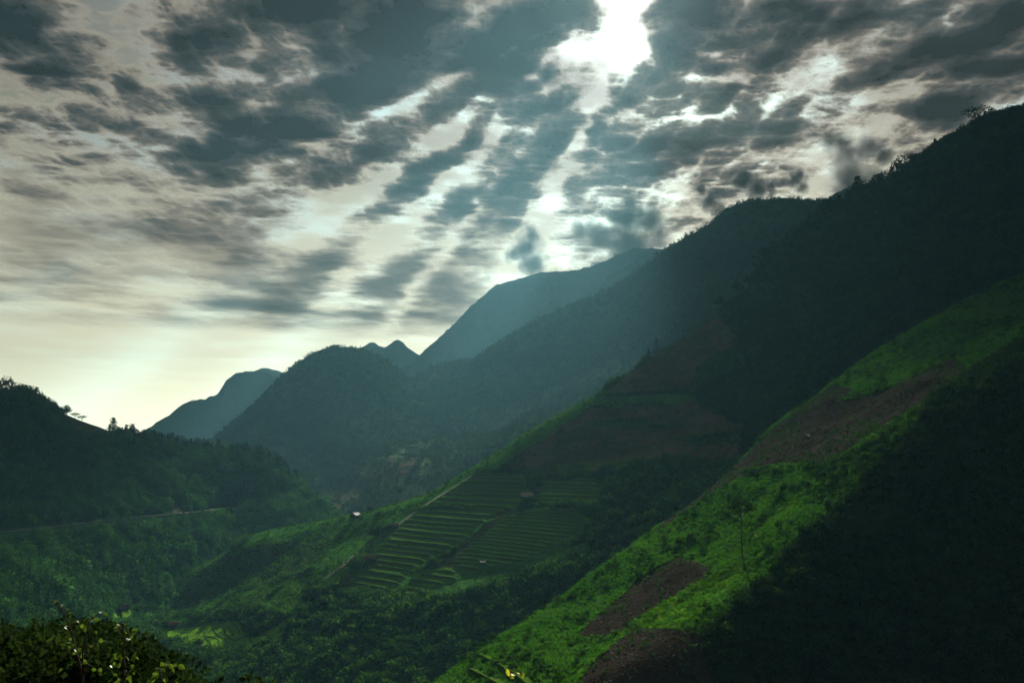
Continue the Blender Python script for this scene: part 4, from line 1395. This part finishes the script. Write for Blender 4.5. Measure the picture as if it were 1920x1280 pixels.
pix_tree(hillB, 1838, 40, 'flat', 0, 'lone spreading tree standing out near the top of the right ridge', 'spreading_tree', wide=1.25)
pix_tree(hillB, 1352, 44, 'mop', 0, 'leaning round-headed pine, lowest of the three on the ridge', 'pine_tree')
pix_tree(hillB, 1385, 46, 'mop', 1, 'round-headed pine on a bare trunk, middle of three on the ridge', 'pine_tree')
pix_tree(hillB, 1402, 48, 'mop', 2, 'round-headed pine, uppermost of three just below the conifer row', 'pine_tree')
pix_tree(hillB, 1367, 15, 'broad', 0, 'small dark bush tree between the lowest two round-headed pines', 'small_tree')
pix_tree(hillB, 1218, 26, 'pine', 0, 'shorter, lower conifer of the pair on the bare brown ridge', 'conifer', wide=1.1)
pix_tree(hillB, 1233, 34, 'pine', 1, 'taller, upper conifer of the pair on the bare brown ridge', 'conifer', wide=1.1)
x, k = 1417.0, 0
while x < 1935:
    big = x < 1620
    hp = (random.uniform(34, 60) if big else random.uniform(22, 42)) * (1.0 if x < 1720 else 0.65)
    kind = random.choice(['pine', 'pine', 'broad']) if big else random.choice(['pine', 'broad', 'broad'])
    p = hillB.crest_point(x) + np.array([0, random.uniform(-7, 4), 0])
    part_ = 'lower end, near the round-headed pines' if x < 1520 else ('middle stretch' if x < 1720 else 'upper end, near the spreading tree')
    put_tree('ridge_conifer' if kind == 'pine' else 'ridge_tree', p - np.array([0, 0, 1.0]), hp * p[1] / FOC, kind, k % 4,
             ('black pointed conifer' if kind == 'pine' else 'black rounded tree') + ' on the right ridge crest, ' + part_, 'trees along the right ridge crest', wide=random.uniform(1.3, 1.8) if kind == 'pine' else 1.2)
    x += random.uniform(5, 11) if big else random.uniform(6, 13)
    k += 1
pix_tree(hillL, 10, 38, 'broad', 3, 'tall umbrella-headed tree at the left end of the left ridge', 'umbrella_tree', wide=1.35, leaf=M_PINE)
pix_tree(hillL, 40, 26, 'broad', 1, 'round dark tree just right of the umbrella-headed tree', 'broadleaf_tree', wide=1.2)
pix_tree(hillL, 66, 26, 'pine', 2, 'pointed dark tree on the left ridge beside the tallest group', 'conifer', wide=1.9)
pix_tree(hillL, 124, 20, 'broad', 2, 'small round tree standing clear on the falling left ridge', 'broadleaf_tree', wide=1.2)
pix_tree(hillL, 140, 13, 'flat', 1, 'tiny flat-topped tree above the bare patch of the left ridge', 'small_tree', wide=1.3)
pix_tree(hillL, 153, 13, 'flat', 2, 'lowest tiny flat-topped tree at the edge of the bare patch', 'small_tree', wide=1.3)
pix_tree(hillL, 212, 30, 'pine', 3, 'bushy conifer at the foot of the bare patch, left of the gap', 'conifer', wide=1.9)
pix_tree(hillL, 248, 30, 'pine', 0, 'bushy conifer just right of the notch in the left ridge', 'conifer', wide=2.0)
x = 18.0
while x < 560:
    if not (100 < x < 205):
        hp = random.uniform(18, 28) if x < 100 else random.uniform(17, 30)
        p = hillL.crest_point(x) + np.array([0, random.uniform(-6, 3), 0])
        kind = random.choice(['pine', 'pine', 'broad'])
        part_ = 'high end' if x < 100 else ('middle' if x < 400 else 'low far end')
        put_tree('ridge_conifer' if kind == 'pine' else 'ridge_tree', p - np.array([0, 0, 1.0]), hp * p[1] / FOC, kind, k % 4,
                 ('pointed conifer' if kind == 'pine' else 'round-crowned tree') + ' in the row at the ' + part_ + ' of the left hill crest', 'trees along the left hill crest', wide=random.uniform(1.3, 1.9) if kind == 'pine' else 1.2)
        k += 1
    x += random.uniform(6, 11)

# thin tree standing on the sunlit flank
def thin_tree():
    base, _ = hillA.find(1392, 1046)
    s = base[1] / FOC
    def p(px_, py_, dy=0.0):
        return np.array([(px_ - 1392) * s, dy, (1046 - py_) * s])
    e = bpy.data.objects.new('thin_tree', None)
    COL.objects.link(e)
    e.location = tuple(base - np.array([0, 0, 0.3]))
    tag(e, 'tall thin tree with an airy crown standing on the sunlit green flank', 'tree')
    tv = join([tube([p(1393, 1060), p(1392, 1030), p(1391, 1000), p(1392, 975), p(1389, 950)], [0.17, 0.14, 0.11, 0.08, 0.03], 7)])
    me = mesh('trunk', *tv, M_BARK)
    c_ = bpy.data.objects.new('trunk', me); COL.objects.link(c_); c_.parent = e
    for pts in ([p(1391, 1030), p(1383, 1022, 0.3), p(1375, 1012, 0.5), p(1373, 1002, 0.5), p(1372, 996, .4)], [p(1391, 985), p(1402, 983, -0.5), p(1415, 981, -0.8), p(1424, 984, -1)],
                [p(1391, 980), p(1378, 968, 0.6), p(1366, 962, 1)], [p(1391, 975), p(1402, 962, 0.4), p(1414, 956, .8)], [p(1392, 970), p(1388, 956, -1.0), p(1380, 946, -1.6)], [p(1392, 972), p(1396, 955, 1.4), p(1402, 944, 2)]):
        bv = tube(pts, list(np.linspace(0.085, 0.02, len(pts))), 5)
        c_ = bpy.data.objects.new('branch', mesh('branch', *bv, M_BARK)); COL.objects.link(c_); c_.parent = e
    rng = np.random.default_rng(5)
    L = []
    for (a, b_, r) in ((1362, 962, 9), (1372, 950, 9), (1383, 942, 9), (1395, 940, 9), (1407, 946, 9), (1415, 954, 8), (1368, 970, 7), (1380, 960, 8), (1402, 958, 8), (1391, 952, 9), (1411, 966, 6), (1420, 972, 4), (1424, 983, 4), (1412, 981, 4), (1359, 972, 5), (1376, 974, 5)):
        q = p(a, b_, rng.normal() * 1.1)
        L.append((q[0], q[1], q[2], r * s))
    cv = crown_geo(rng, L, 1500, 0.34, 0.55)
    c_ = bpy.data.objects.new('crown', mesh('crown', *cv, M_DARKS)); COL.objects.link(c_); c_.parent = e
thin_tree()

# dark round shrubs beside the huts
def big_shrub(h, px, py, r, var, label, name='round_shrub'):
    p, _ = h.find(px, py)
    rng = np.random.default_rng(700 + var)
    V, F = crown_geo(rng, lobes(rng, 9, 1.0, 0.5, 0.5), 520, 0.22)
    e = bpy.data.objects.new(name, None); COL.objects.link(e)
    e.location = tuple(p); e.scale = (r * 1.2, r, r)
    tag(e, label, 'shrub')
    tv = join([tube([(0, 0, -0.2), (0.03, 0, 0.3), (0.2, 0, 0.6)], [0.07, 0.05, 0.02], 5), tube([(0, 0, 0), (-0.1, 0.1, 0.6)], [0.05, 0.02], 5)])
    for nm, me in (('stem', mesh('stem', *tv, M_BARK)), ('crown', mesh('crown', V, F, M_DARKS))):
        c_ = bpy.data.objects.new(nm, me); COL.objects.link(c_); c_.parent = e
big_shrub(hillB, 706, 1004, 4.2, 1, 'large dark round shrub by the hut at the top of the terraces')
big_shrub(hillB, 728, 996, 2.8, 2, 'smaller dark shrub tucked against the hut above the terraces')
big_shrub(hillB, 672, 1066, 4.6, 3, 'dark shrub clump left of the hut in the terraces')
big_shrub(hillB, 693, 960, 2.0, 4, 'small dark shrub on the skyline right of the pale-roofed hut')
big_shrub(hillB, 712, 966, 2.0, 5, 'dark shrub below the skyline, between hut and terraces')
big_shrub(hillB, 366, 1212, 2.8, 6, 'dark shrub at the lower edge of the rice paddies')
big_shrub(hillB, 1010, 912, 2.4, 7, 'dark shrub just above the grey-roofed hut')

# ------------------------------------------------------------------ huts and small built things
M_ROOFP = simple_mat('sheet_roof_pale', (0.26, 0.28, 0.29), 0.7, 0.25, 1.2)
M_ROOFG = simple_mat('weathered_roof', (0.30, 0.30, 0.28), 0.8, 0.3, 1.5)
M_ROOFB = simple_mat('thatch', (0.14, 0.11, 0.08), 0.95, 0.35, 2.0, 0.5)
M_ROOFR = simple_mat('red_roof', (0.16, 0.06, 0.04), 0.9, 0.3, 1.5)
M_WOOD = simple_mat('old_boards', (0.075, 0.055, 0.040), 0.9, 0.35, 2.5, 0.4)
M_TARP = simple_mat('white_tarpaulin', (0.75, 0.76, 0.74), 0.6, 0.1, 0.8)

def box(cx, cy_, cz, sx, sy, sz):
    V = [(cx + sx * a / 2, cy_ + sy * b_ / 2, cz + sz * c_ / 2) for a in (-1, 1) for b_ in (-1, 1) for c_ in (-1, 1)]
    return V, [(0, 1, 3, 2), (4, 6, 7, 5), (0, 4, 5, 1), (2, 3, 7, 6), (0, 2, 6, 4), (1, 5, 7, 3)]

def part(name, geo, mat, par):
    o = bpy.data.objects.new(name, mesh(name, *geo, mat))
    COL.objects.link(o)
    o.parent = par
    return o

def roof_slab(w, d, z0, z1, side, over=0.35, th=0.10):
    """one pitched half of a roof, corrugated along the eaves"""
    V, F = [], []
    n = 24
    for i in range(n + 1):
        x = -w / 2 - over + (w + 2 * over) * i / n
        c_ = 0.03 * (i % 2)
        for y, z in ((0.0, z1), (side * (d / 2 + over), z0)):
            V += [(x, y, z + c_), (x, y, z + c_ - th)]
    for i in range(n):
        a, b_ = i * 4, (i + 1) * 4
        F += [(a, b_, b_ + 2, a + 2), (a + 1, a + 3, b_ + 3, b_ + 1), (a + 2, b_ + 2, b_ + 3, a + 3), (a, a + 1, b_ + 1, b_)]
    return V, F

def hut(h, px, py, w, d, wall, rise, rz, roofm, label, stilt=0.6, openfront=False, name='hut'):
    p, _ = h.find(px, py)
    e = bpy.data.objects.new(name, None); COL.objects.link(e)
    e.location = tuple(p - np.array([0, 0, 0.2])); e.rotation_euler = (0, 0, rz)
    tag(e, label, 'hut', 'field huts')
    for sx in (-1, 1):
        for sy in (-1, 1):
            part('post', box(sx * (w / 2 - 0.1), sy * (d / 2 - 0.1), (wall + stilt) / 2 - 0.6, 0.18, 0.18, wall + stilt + 1.2), M_WOOD, e)
    part('floor', box(0, 0, stilt, w - 0.25, d - 0.25, 0.14), M_WOOD, e)
    for sy in (-1, 1):
        if openfront and sy < 0:
            part('rail', box(0, sy * (d / 2 - 0.05), stilt + 0.6, w - 0.4, 0.06, 0.5), M_WOOD, e)
            continue
        n = max(6, int(w / 0.5))
        for i in range(n):
            bw = (w - 0.36) / n
            part('board', box(-w / 2 + 0.18 + bw * (i + 0.5), sy * (d / 2 - 0.06) + 0.012 * (i % 2), stilt + wall / 2, bw * 0.93, 0.05, wall - 0.1), M_WOOD, e)
    for sx in (-1, 1):
        V, F = box(sx * (w / 2 - 0.08), 0, stilt + wall / 2, 0.06, d - 0.4, wall - 0.1)
        part('side_wall', (V, F), M_WOOD, e)
        g = [(sx * (w / 2 - 0.08), -d / 2 + 0.1, stilt + wall), (sx * (w / 2 - 0.08), d / 2 - 0.1, stilt + wall), (sx * (w / 2 - 0.08), 0, stilt + wall + rise - 0.15)]
        g += [(x_ - sx * 0.05, y_, z_) for x_, y_, z_ in g]
        part('gable', (g, [(0, 1, 2), (3, 5, 4), (0, 3, 4, 1), (1, 4, 5, 2), (2, 5, 3, 0)]), M_WOOD, e)
    dr = part('door', box(w * 0.18, -d / 2 - 0.02, stilt + 0.75, 0.7, 0.05, 1.4), M_BARK, e)
    part('handle', box(w * 0.18 + 0.26, -d / 2 - 0.07, stilt + 0.75, 0.04, 0.06, 0.16), M_CONC, dr)
    for side in (-1, 1):
        rf = part('roof', roof_slab(w, d, stilt + wall - 0.1, stilt + wall + rise, side), roofm, e)
    part('ridge_cap', box(0, 0, stilt + wall + rise + 0.04, w + 0.8, 0.3, 0.08), roofm, rf)
    return e
hut(hillB, 666, 972, 4.6, 4.2, 1.7, 1.3, math.radians(62), M_ROOFP, 'small hut with a pale sheet roof on the skyline of the spur')
hut(hillB, 988, 937, 5.0, 4.0, 1.4, 1.7, math.radians(8), M_ROOFG, 'grey-roofed hut alone above the right-hand terraces')
hut(hillB, 697, 1052, 5.4, 4.2, 1.5, 1.2, math.radians(-10), M_ROOFB, 'brown-roofed open hut among shrubs at the left of the terraces', openfront=True)
hut(hillB, 739, 991, 4.0, 3.0, 1.2, 1.0, math.radians(20), M_ROOFB, 'small dark thatched hut beside the large round shrub')
hut(hillB, 325, 1176, 4.4, 3.2, 1.3, 1.0, math.radians(5), M_ROOFR, 'low reddish hut at the left edge of the rice paddies')
hut(hillL, 226, 1146, 6.5, 4.0, 1.8, 1.8, math.radians(-8), M_ROOFB, 'dark thatched hut by the small green plot at the foot of the left hill')

def shelter(h, px, py, w, d, ht, rz, label):
    p, _ = h.find(px, py)
    e = bpy.data.objects.new('shelter', None); COL.objects.link(e)
    e.location = tuple(p); e.rotation_euler = (0, 0, rz)
    tag(e, label, 'shelter', 'white field shelters')
    for sx in (-1, 1):
        for sy in (-1, 1):
            part('pole', box(sx * w * 0.45, sy * d * 0.45, ht / 2 - 0.3, 0.08, 0.08, ht + 0.6), M_WOOD, e)
    V, F = [], []
    n = 10
    for i in range(n + 1):
        for j in range(n + 1):
            u, v = i / n * 2 - 1, j / n * 2 - 1
            V.append((u * w / 2, v * d / 2, ht + 0.5 * (1 - abs(v)) - 0.16 * (1 - u * u) + 0.04 * math.sin(i * 2.1 + j)))
    for i in range(n):
        for j in range(n):
            a = i * (n + 1) + j
            F.append((a, a + n + 1, a + n + 2, a + 1))
    k = len(V)
    V += [(x_, y_, z_ - 0.03) for x_, y_, z_ in V]
    F += [tuple(q + k for q in reversed(f)) for f in F]
    part('canopy', (V, F), M_TARP, e)
    return e
shelter(hillB, 459, 1169, 2.6, 1.8, 1.1, math.radians(-35), 'white tarpaulin shelter standing in the middle of the rice paddies')
shelter(hillB, 905, 1057, 2.4, 1.6, 0.9, math.radians(10), 'small white shelter at the foot of the right-hand terraces')
shelter(hillA, 1515, 822, 0.9, 0.8, 0.7, math.radians(15), 'tiny white shelter alone on the brown field of the near hill')

def pole():
    p, _ = hillL.find(357, 962)
    e = bpy.data.objects.new('utility_pole', None); COL.objects.link(e)
    e.location = tuple(p)
    tag(e, 'thin pale utility pole beside the road on the left hill', 'pole')
    part('shaft', tube([(0, 0, -1), (0, 0, 4), (0, 0, 8)], [0.16, 0.14, 0.10], 8), M_CONC, e)
    ca = part('crossarm', box(0, 0, 7.5, 1.6, 0.12, 0.12), M_CONC, e)
    for x_ in (-0.7, 0.0, 0.7):
        part('insulator', tube([(x_, 0, 7.55), (x_, 0, 7.68), (x_, 0, 7.8)], [0.05, 0.07, 0.03], 8), M_CONC, ca)
pole()

# ------------------------------------------------------------------ saplings in front of the camera
def zpx(X, Y):          # place in the enlarged lower-left corner -> photograph
    return 60 + X / 5.333, 1100 + Y / 5.333

def leaf_mesh(p0, p1, n, width, stem_pt):
    """one oval leaf from p0 to p1, creased along the midrib, with its stalk to the stem"""
    d = p1 - p0
    L = np.linalg.norm(d); d = d / L
    s = np.cross(d, n); s /= np.linalg.norm(s)
    up = np.cross(s, d)
    V, F = [], []
    prof = [(0.0, 0.0), (0.10, 0.42), (0.28, 0.88), (0.48, 1.0), (0.68, 0.80), (0.86, 0.42), (1.0, 0.0)]
    for t, w in prof:
        c_ = p0 + d * L * t - up * L * 0.18 * t * t
        V += [c_ - s * w * width / 2 + up * w * width * 0.16, c_, c_ + s * w * width / 2 + up * w * width * 0.16]
    for i in range(len(prof) - 1):
        a, b_ = i * 3, (i + 1) * 3
        F += [(a, b_, b_ + 1, a + 1), (a + 1, b_ + 1, b_ + 2, a + 2)]
    tv, tf = tube([stem_pt, (stem_pt + p0) / 2 + np.array([0, 0, 0.008]), p0 + d * L * 0.05], [0.0022, 0.0018, 0.0014], 4)
    k = len(V)
    V += list(tv)
    F += [tuple(q + k for q in f) for f in tf]
    return V, F

def sapling(name, label, stems, leaves, d0, leafm, lsize, seed, conv=zpx, wmul=0.8):
    rng = np.random.default_rng(seed)
    e = bpy.data.objects.new(name, None)
    COL.objects.link(e)
    bx = conv(*stems[0][0][0][:2])
    base = at(bx[0], bx[1], d0)
    gz = float(knoll_z(np.array(base[0]), np.array(base[1])))
    e.location = (float(base[0]), float(base[1]), gz)
    org = np.array(e.location)
    tag(e, label, 'sapling', 'saplings in the foreground')
    allp = []
    for si, (pts, r0, r1) in enumerate(stems):
        q = np.array([at(*conv(X, Y), d0 + dd) for X, Y, dd in pts])
        if si == 0:
            q = np.concatenate([[np.array([base[0], base[1], gz - 0.05])], q])
        n = max(12, len(q) * 6)
        t = np.linspace(0, 1, len(q))
        qq = pchip(t, q, np.linspace(0, 1, n))
        qq[1:-1] += rng.normal(size=(n - 2, 3)) * 0.003
        part('stem' if si == 0 else 'branch', tube(list(qq - org), list(np.linspace(r0, r1, n)), 6), M_STEM, e)
        allp.append(qq)
    allp = np.concatenate(allp)
    for (X, Y) in leaves:
        c_ = at(*conv(X, Y), d0 + rng.normal() * 0.10)
        j = np.argmin(np.linalg.norm(allp - c_, axis=1))
        sp = allp[j]
        v = c_ - sp
        if np.linalg.norm(v) < 0.02:
            v = rng.normal(size=3) * 0.05
        v = v / np.linalg.norm(v)
        ax = v * 0.8 + rng.normal(size=3) * 0.45 + np.array([0, 0, -0.1])
        ax /= np.linalg.norm(ax)
        L = lsize * (0.75 + 0.5 * rng.random())
        nn = rng.normal(size=3) * 0.7 + np.array([0, -0.5, 0.8])
        part('leaf', leaf_mesh(c_ - ax * L / 2 - org, c_ + ax * L / 2 - org, nn, L * wmul, sp - org), leafm, e)

S1 = [([(515, 1100, 0), (510, 960, 0), (495, 830, 0), (450, 680, .02), (420, 560, .04), (385, 420, .05), (340, 310, .05), (270, 190, .02), (215, 130, 0)], 0.016, 0.003),
      ([(495, 760, 0), (515, 640, -.05), (535, 540, -.08), (545, 450, -.1), (565, 370, -.1), (620, 300, -.12), (715, 245, -.15)], 0.009, 0.002),
      ([(505, 860, 0), (560, 720, .08), (615, 620, .1), (660, 550, .12), (735, 540, .12)], 0.008, 0.002),
      ([(440, 650, .02), (400, 600, 0), (370, 530, -.04)], 0.005, 0.002), ([(530, 560, -.08), (590, 590, -.1), (660, 600, -.1)], 0.004, 0.002)]
LV1 = [(215, 165), (235, 140), (300, 185), (325, 170), (355, 215), (400, 275), (385, 255), (430, 345), (465, 340), (500, 390), (545, 395), (525, 420), (635, 455), (340, 415), (325, 370), (385, 520), (372, 555), (380, 600),
       (405, 580), (440, 630), (470, 620), (425, 660), (580, 590), (655, 560), (735, 550), (690, 535), (500, 770), (530, 745), (620, 825), (680, 830), (690, 865), (610, 300), (590, 320), (645, 330), (690, 255), (735, 280), (665, 600),
       (560, 350), (280, 835), (500, 690)]
sapling('sapling', 'leggy sapling with yellow-green leaves, leftmost and tallest in the lower left corner', S1, LV1, 8.6, M_SAP, 0.050, 3)
S2 = [([(915, 1100, 0), (917, 960, 0), (920, 800, 0), (921, 650, .02), (920, 520, .02), (905, 400, 0), (930, 345, 0)], 0.013, 0.003),
      ([(920, 780, 0), (880, 740, -.05), (840, 700, -.06)], 0.005, 0.002), ([(920, 800, 0), (975, 740, .05), (1035, 680, .06)], 0.005, 0.002),
      ([(920, 560, 0), (960, 520, .04), (1010, 460, .04)], 0.004, 0.002), ([(918, 930, 0), (970, 880, -.04), (1025, 850, -.05)], 0.004, 0.002), ([(918, 960, 0), (860, 900, .04), (810, 860, .06)], 0.004, 0.002),
      ([(915, 470, 0), (870, 440, .02), (825, 410, .03)], 0.004, 0.002)]
LV2 = [(840, 400), (865, 385), (850, 430), (825, 440), (880, 455), (935, 450), (965, 425), (1025, 435), (1000, 470), (995, 505), (970, 525), (945, 375), (850, 700), (830, 680), (890, 720), (870, 690), (955, 712), (1035, 672), (1050, 710), (1010, 720),
       (820, 770), (800, 790), (870, 780), (1025, 850), (990, 835), (965, 905), (985, 930), (830, 880), (805, 850), (870, 930), (845, 950), (1000, 800), (780, 930), (940, 385), (900, 560)]
sapling('sapling', 'upright straight-stemmed sapling in the middle of the lower left corner', S2, LV2, 8.0, M_SAP, 0.052, 4)
S3 = [([(1140, 1120, 0), (1180, 960, 0), (1230, 880, 0), (1310, 810, 0), (1380, 780, .03), (1445, 765, .05), (1448, 735, .05)], 0.010, 0.003),
      ([(1240, 870, 0), (1300, 890, -.05), (1350, 920, -.08)], 0.004, 0.002), ([(1400, 780, .03), (1450, 800, .06), (1500, 800, .08)], 0.004, 0.002), ([(1200, 930, 0), (1280, 940, .05), (1440, 950, .08)], 0.004, 0.002)]
LV3 = [(1300, 770), (1345, 765), (1330, 790), (1390, 790), (1370, 765), (1440, 770), (1480, 790), (1500, 800), (1410, 830), (1310, 830), (1290, 815), (1250, 850), (1265, 820), (1215, 895), (1235, 880), (1180, 940), (1200, 935), (1350, 920), (1330, 940), (1450, 920), (1440, 960), (1170, 955)]
sapling('sapling', 'low arching sapling bending right, rightmost of those in the corner', S3, LV3, 8.3, M_SAP, 0.054, 6)
ident = lambda X, Y: (X, Y)
S4 = [([(944, 1300, 0), (948, 1284, 0), (953, 1268, 0), (950, 1254, 0)], 0.007, 0.003), ([(953, 1268, 0), (965, 1264, 0.03), (982, 1263, .05)], 0.004, 0.002)]
LV4 = [(948, 1253), (952, 1260), (962, 1263), (972, 1261), (981, 1264), (959, 1268)]
sapling('sapling', 'yellow-leaved shoot tip poking up at the bottom edge of the picture', S4, LV4, 8.8, M_YEL, 0.066, 8, ident, 0.5)
